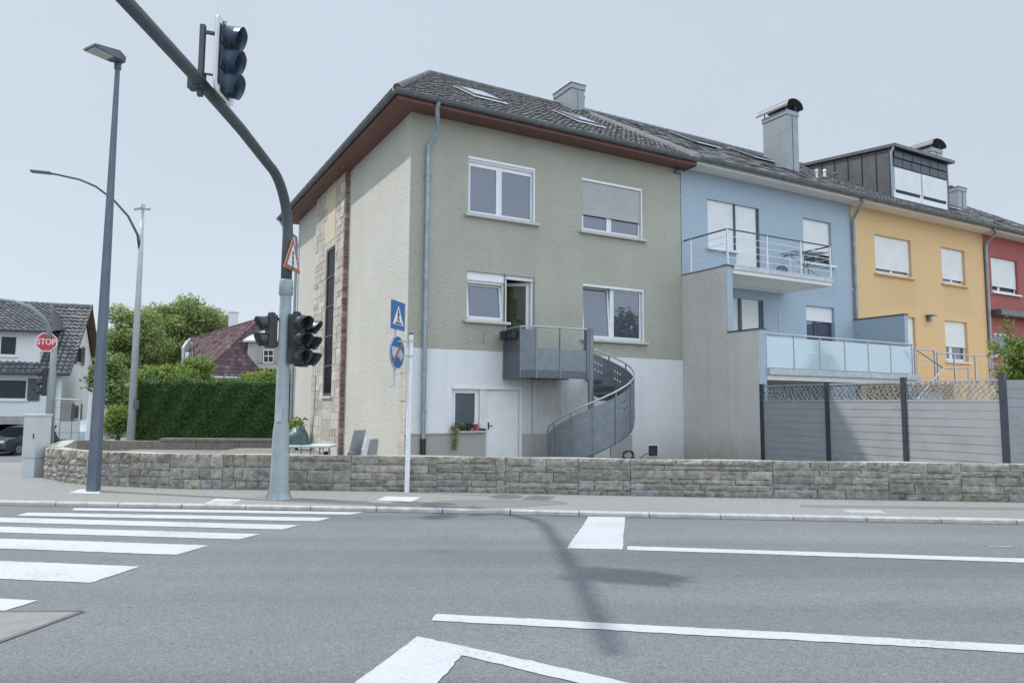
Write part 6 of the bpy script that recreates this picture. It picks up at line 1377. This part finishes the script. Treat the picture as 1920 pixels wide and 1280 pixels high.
g_ = MB(); g_.tube([(WLh+1.8, -.4, dzt_-.1), (dx1+.6, -.4, dzt_-.1)], .07, 8); g_.tube([(dx1+.5, -.35, dzt_-.1), (dx1+.25, .05, dzt_-.5), (dx1+.3, .05, dzb-.1)], .05, 8); g_.build('gutter', M['dark_frame'], dm)
g_ = MB(); g_.tube([(WLh, -.56, ez-.13), (OVh, -.56, ez-.13)], .07, 8); gx = inv(103, 730)[0]; g_.tube([(gx-.15, -.5, ez-.2), (gx, -.08, ez-.5), (gx, -.08, GB)], .05, 8); g_.build('gutter', M['dark_frame'], wh)
def simple_window(root, a, b, c, d, bars=(.5,), pane='glass_dark', frame='upvc', w=0, shutter=None, sill=True):
    m_ = MB(); t = .07; y0, y1 = w+.14, w+.2; m_.box(a, a+t, y0, y1, c, d); m_.box(b-t, b, y0, y1, c, d); m_.box(a+t, b-t, y0, y1, c, c+t); m_.box(a+t, b-t, y0, y1, d-t, d)
    for k in bars: m_.box(a+(b-a)*k-.03, a+(b-a)*k+.03, y0, y1, c+t, d-t)
    o = m_.build('window', M[frame], root); p_ = MB(); p_.poly([(a, w+.17, c), (b, w+.17, c), (b, w+.17, d), (a, w+.17, d)]); p_.build('pane', M[pane], o)
    if sill: p_ = MB(); p_.box(a-.1, b+.1, w-.1, w+.13, c-.08, c-.002); p_.build('sill', M['sign_white'], o)
    return o
simple_window(wh, *win1, bars=(.3,)); simple_window(dm, *wu, bars=(.35,), w=.15)
s_ = MB(); sx0 = inv(52, 730)[0]; s_.box(sx0, inv(75, 730)[0], -.07, -.003, win1[2]-.05, win1[3]+.03); s_.build('shutter', M['dark_frame'], wh)
for (pa, pb, c_, d_) in (((143, 665), (152, 665), 680, 648), ((138, 770), (147, 770), 786, 758)):
    a, b = invx(*pa)[0], invx(*pb)[0]; z0, z1 = invx(pa[0], c_)[1], invx(pa[0], d_)[1]; m_ = MB(); m_.box(.003, .05, a, b, z0, z1); o = m_.build('window', M['upvc'], wh); p_ = MB(); p_.box(.051, .055, a+.06, b-.06, z0+.06, z1-.06); p_.build('pane', M['glass_dark'], o)
    for (u_, v_) in ((a-.55, a-.03), (b+.03, b+.75)): p_ = MB(); p_.box(.003, .07, u_, v_, z0-.05, z1+.05); p_.build('shutter', M['dark_frame'], o)
# cars
def car(label, loc, rz_, mat, seed=0):
    t = thing('parked_car', label, 'car', loc); t.rotation_euler = (0, 0, rz_); global OFF; OFF = Vector((0, 0, 0))
    prof = [(-2.1, .35), (-2.12, .62), (-2.0, .78), (-1.25, .90), (-.55, 1.36), (.2, 1.46), (1.15, 1.40), (1.9, .98), (2.1, .88), (2.12, .4), (1.9, .26), (-1.9, .24)]
    mb = MB(); sec = []; n = len(prof)
    for yw, sc2 in ((-.86, .0), (-.84, .5), (-.70, 1), (.70, 1), (.84, .5), (.86, 0)):
        b = len(mb.v)
        for (x, z) in prof: mb.v.append((x*(1-.02*(1-sc2)), yw if z < .95 else yw*.80, z-(.03*(1-sc2) if z > .9 else 0)))
        sec.append(b)
    for s0, s1 in zip(sec, sec[1:]):
        for i in range(n): j = (i+1) % n; mb.f.append((s0+i, s0+j, s1+j, s1+i)); mb.m.append(0)
    mb.f.append(tuple(sec[0]+i for i in range(n-1, -1, -1))); mb.f.append(tuple(sec[-1]+i for i in range(n))); mb.m += [0, 0]
    mb.build('body', M[mat], t, smooth=True)
    mb = MB(); mb.poly([(-1.22, -.62, .95), (-1.22, .62, .95), (-.6, .56, 1.335), (-.6, -.56, 1.335)]); o_ = Vector((-.012, 0, .02)); mb.v = [tuple(Vector(v)+o_) for v in mb.v]; mb.build('windscreen', M['glass_dark'], t)
    for s_ in (-1, 1):
        mb = MB(); mb.poly([(-1.05, s_*.80, .97), (-.5, s_*.715, 1.3), (1.0, s_*.715, 1.33), (1.5, s_*.80, 1.0)]); mb.build('side_window', M['glass_dark'], t)
        mb = MB(); mb.obox((-2.06, s_*.62, .68), (.05, 0, .01), (0, .16, 0), (0, 0, .06)); mb.build('headlight', M['lamp_glass'], t, bevel=.02)
        mb = MB(); mb.obox((2.08, s_*.66, .78), (.03, 0, 0), (0, .13, 0), (0, 0, .07)); mb.build('tail_light', M['sign_red'], t, bevel=.02)
        for x in (-1.3, 1.3):
            mb = MB(); mb.tube([(x, s_*.68, .32), (x, s_*.87, .32)], .32, 20); wo = mb.build('wheel', M['rubber'], t); mb = MB(); mb.tube([(x, s_*.872, .32), (x, s_*.878, .32)], .19, 14); mb.build('rim', M['chimney_metal'], wo)
    mb = MB(); mb.box(-2.15, -2.10, -.42, .42, .52, .70); mb.build('grille', M['black'], t)
    mb = MB(); mb.box(-2.16, -2.12, -.6, .6, .3, .42); mb.build('bumper', M['black'], t)
p = D(52, 830, 36.4); car('dark grey parked car nosing out of the garage behind the utility cabinet', (p.x, p.y, dip(p.x, p.y)-.02), radians(78), 'car_grey')
p = D(158, 812, 34.0); car('pale blue parked car half hidden behind the slate blue lamp pole', (p.x+.1, p.y+1.5, dip(p.x, p.y)+.0), radians(-80), 'car_blue')
# metal gate and pale board
gy = 26.0; g0, g1 = D(101, 790, gy), D(148, 790, gy); zt, zb = D(120, 748, gy).z, D(120, 826, gy).z
gt = thing('metal_gate', 'grey metal gate of thin bars beside the stop sign mast', 'gate', (g0.x, gy, zb))
for xg in (g0.x, g1.x): mb = MB(); mb.tube([(xg, gy, zb-.1), (xg, gy, zt)], .03, 8); mb.build('gate_post', M['galv_pole'], gt)
mb = MB(); mb.tube([(g0.x, gy, zt), ((g0.x+g1.x)/2, gy, zt-.01), (g1.x, gy, zt-.03)], .03, 8); mb.build('top_rail', M['galv_pole'], gt)
mb = MB()
for f in (.25, .72): mb.tube([(g0.x+(g1.x-g0.x)*f, gy, zb), (g0.x+(g1.x-g0.x)*f, gy, zt-.06)], .011, 6)
for f in (.2, .52, .8): mb.tube([(g0.x+.03, gy, zb+(zt-zb)*f), (g1.x-.03, gy, zb+(zt-zb)*f)], .009, 6)
mb.build('gate_bars', M['steel_grey'], gt)
by_ = 27.5; P = lambda px, py: tuple(D(px, py, by_)); mb = MB(); mb.extrude([P(102, 806), P(111, 791), P(148, 790), P(148, 823), P(111, 823)], (0, .05, 0)); single(mb, 'board', M['cabinet'], 'pale pointed board propped behind the metal gate', 'board', P(125, 823), bevel=.005)
mb = MB(); mb.tube([D(165, 824, 27), D(173, 738, 27)], .10, 10); mb.tube([D(173, 738, 27), D(173.2, 735, 27)], .11, 10); single(mb, 'bollard_post', M['white_pole'], 'slightly leaning white post beside the slate blue lamp pole', 'post', tuple(D(165, 824, 27)), smooth=True)

# ================================================================== plum red roofed house beyond the hedge
yy = 46.0; OFFp = D(470, 760, yy); rr_h = thing('detached_house', 'house with a plum red hipped roof and a shuttered dormer beyond the hedge', 'house', (OFFp.x, yy, -.2))
pe = Vector((.8, .6, 0)); pr = Vector((-.6, .8, 0)); Al = D(372, 705, yy); ezr = Al.z; Bq = Al+pe*10.0
T = D(487, 598, 50.4); Tr = T+pe*.01; rdir = pr*20.4; Fr = T+rdir; Pe = Al+pr*1.9
r_ = MB(); tiled(r_, Al, Bq, T+pe*.4, T, .30, .20, 'flat', 0, .035, 31); tiled(r_, Pe, Al, T, Fr, .30, .20, 'flat', 0, .035, 32)
back = Bq+pr*22; r_.poly([Bq, back, Fr, T])
ridge(r_, Al, T, .11, .4); ridge(r_, Pe, Fr, .10, .4); ridge(r_, T, Fr, .11, .4)
e_ = Pe
r_.build('roof', M['tile_red'], rr_h)
f = MB(); wA, wB = Al+pe*.4+pr*.35, Bq-pe*.4+pr*.35
def wq(p, q, z1, z2): f.poly([(p.x, p.y, -.2), (q.x, q.y, -.2), (q.x, q.y, z2), (p.x, p.y, z1)])
wq(wA, wB, ezr, ezr); wC = Pe+pe*.3; wq(wC, wA, ezr, ezr); g1_ = D(345, 648, 58); g2_ = D(359, 640, 60); wq(g1_, g2_, g1_.z, g2_.z); wq(g1_+Vector((.0, 6, 0)), g1_, g1_.z, g1_.z); wq(g2_, wC, g2_.z-.2, ezr)
f.build('wall', M['cream'], rr_h); v_ = MB(); v_.tube([D(343.5, 690, 57.9), D(343.5, 652, 57.9), D(350, 642, 58.5), Fr], .12, 6); v_.tube([D(359, 640, 59.8), D(360, 692, 59.8)], .10, 6); v_.build('verge', M['lead'], rr_h)
g_ = MB(); g_.tube([Al-pr*.08-Vector((0,0,.04)), Bq-pr*.08-Vector((0,0,.04))], .08, 8); g_.build('gutter', M['lead'], rr_h)
dy = 48.6; P = lambda px, py, k=0: D(px, py, dy+k)
f = MB(); f.poly([P(461, 690), P(640, 695), P(640, 636), P(466, 637)]); f.poly([P(461, 690), P(466, 637), P(466, 634, 4), P(461, 690, 2.0)][::-1]); do_ = f.build('dormer', M['cream'], rr_h)
r_ = MB(); r_.extrude([P(455, 641, -.3), P(660, 639, -.3), P(650, 590, 3.0), P(496, 612, 3.0)], (0, 0, .12)); r_.build('dormer_roof', M['lead'], do_)
m_ = MB(); m_.extrude([P(493, 680, -.06), P(513, 680, -.06), P(513, 655, -.06), P(493, 655, -.06)], (0, .05, 0)); wo = m_.build('window', M['upvc'], do_); m_ = MB()
for a, b, c_, d_ in ((495, 502.3, 678, 668), (503.7, 511.5, 678, 668), (495, 502.3, 666, 657), (503.7, 511.5, 666, 657)): m_.poly([P(a, c_, -.07), P(b, c_, -.07), P(b, d_, -.07), P(a, d_, -.07)])
m_.build('pane', M['glass_dark'], wo)
m_ = MB(); m_.extrude([P(481.5, 680, -.1), P(491.5, 680, -.1), P(491.5, 654, -.1), P(481.5, 654, -.1)], (0, .06, 0)); m_.build('shutter', M['plinth'], do_); m_ = MB(); m_.extrude([P(514.5, 680, -.1), P(524.5, 680, -.1), P(524.5, 654, -.1), P(514.5, 654, -.1)], (0, .06, 0)); m_.build('shutter', M['plinth'], do_)
c0 = D(436, 615, yy+11); m_ = MB(); zt = D(436, 586, yy+11).z; m_.box(c0.x-.27, c0.x+.27, yy+10.8, yy+11.4, c0.z-1.6, zt); m_.box(c0.x-.32, c0.x+.32, yy+10.74, yy+11.46, zt, zt+.08); m_.build('chimney', M['house_white'], rr_h)
m_ = MB(); a = D(347.5, 688, 57.7); b = D(355, 660, 57.7); m_.box(a.x, b.x, 57.6, 57.7, a.z, b.z); m_.build('window', M['upvc'], rr_h)
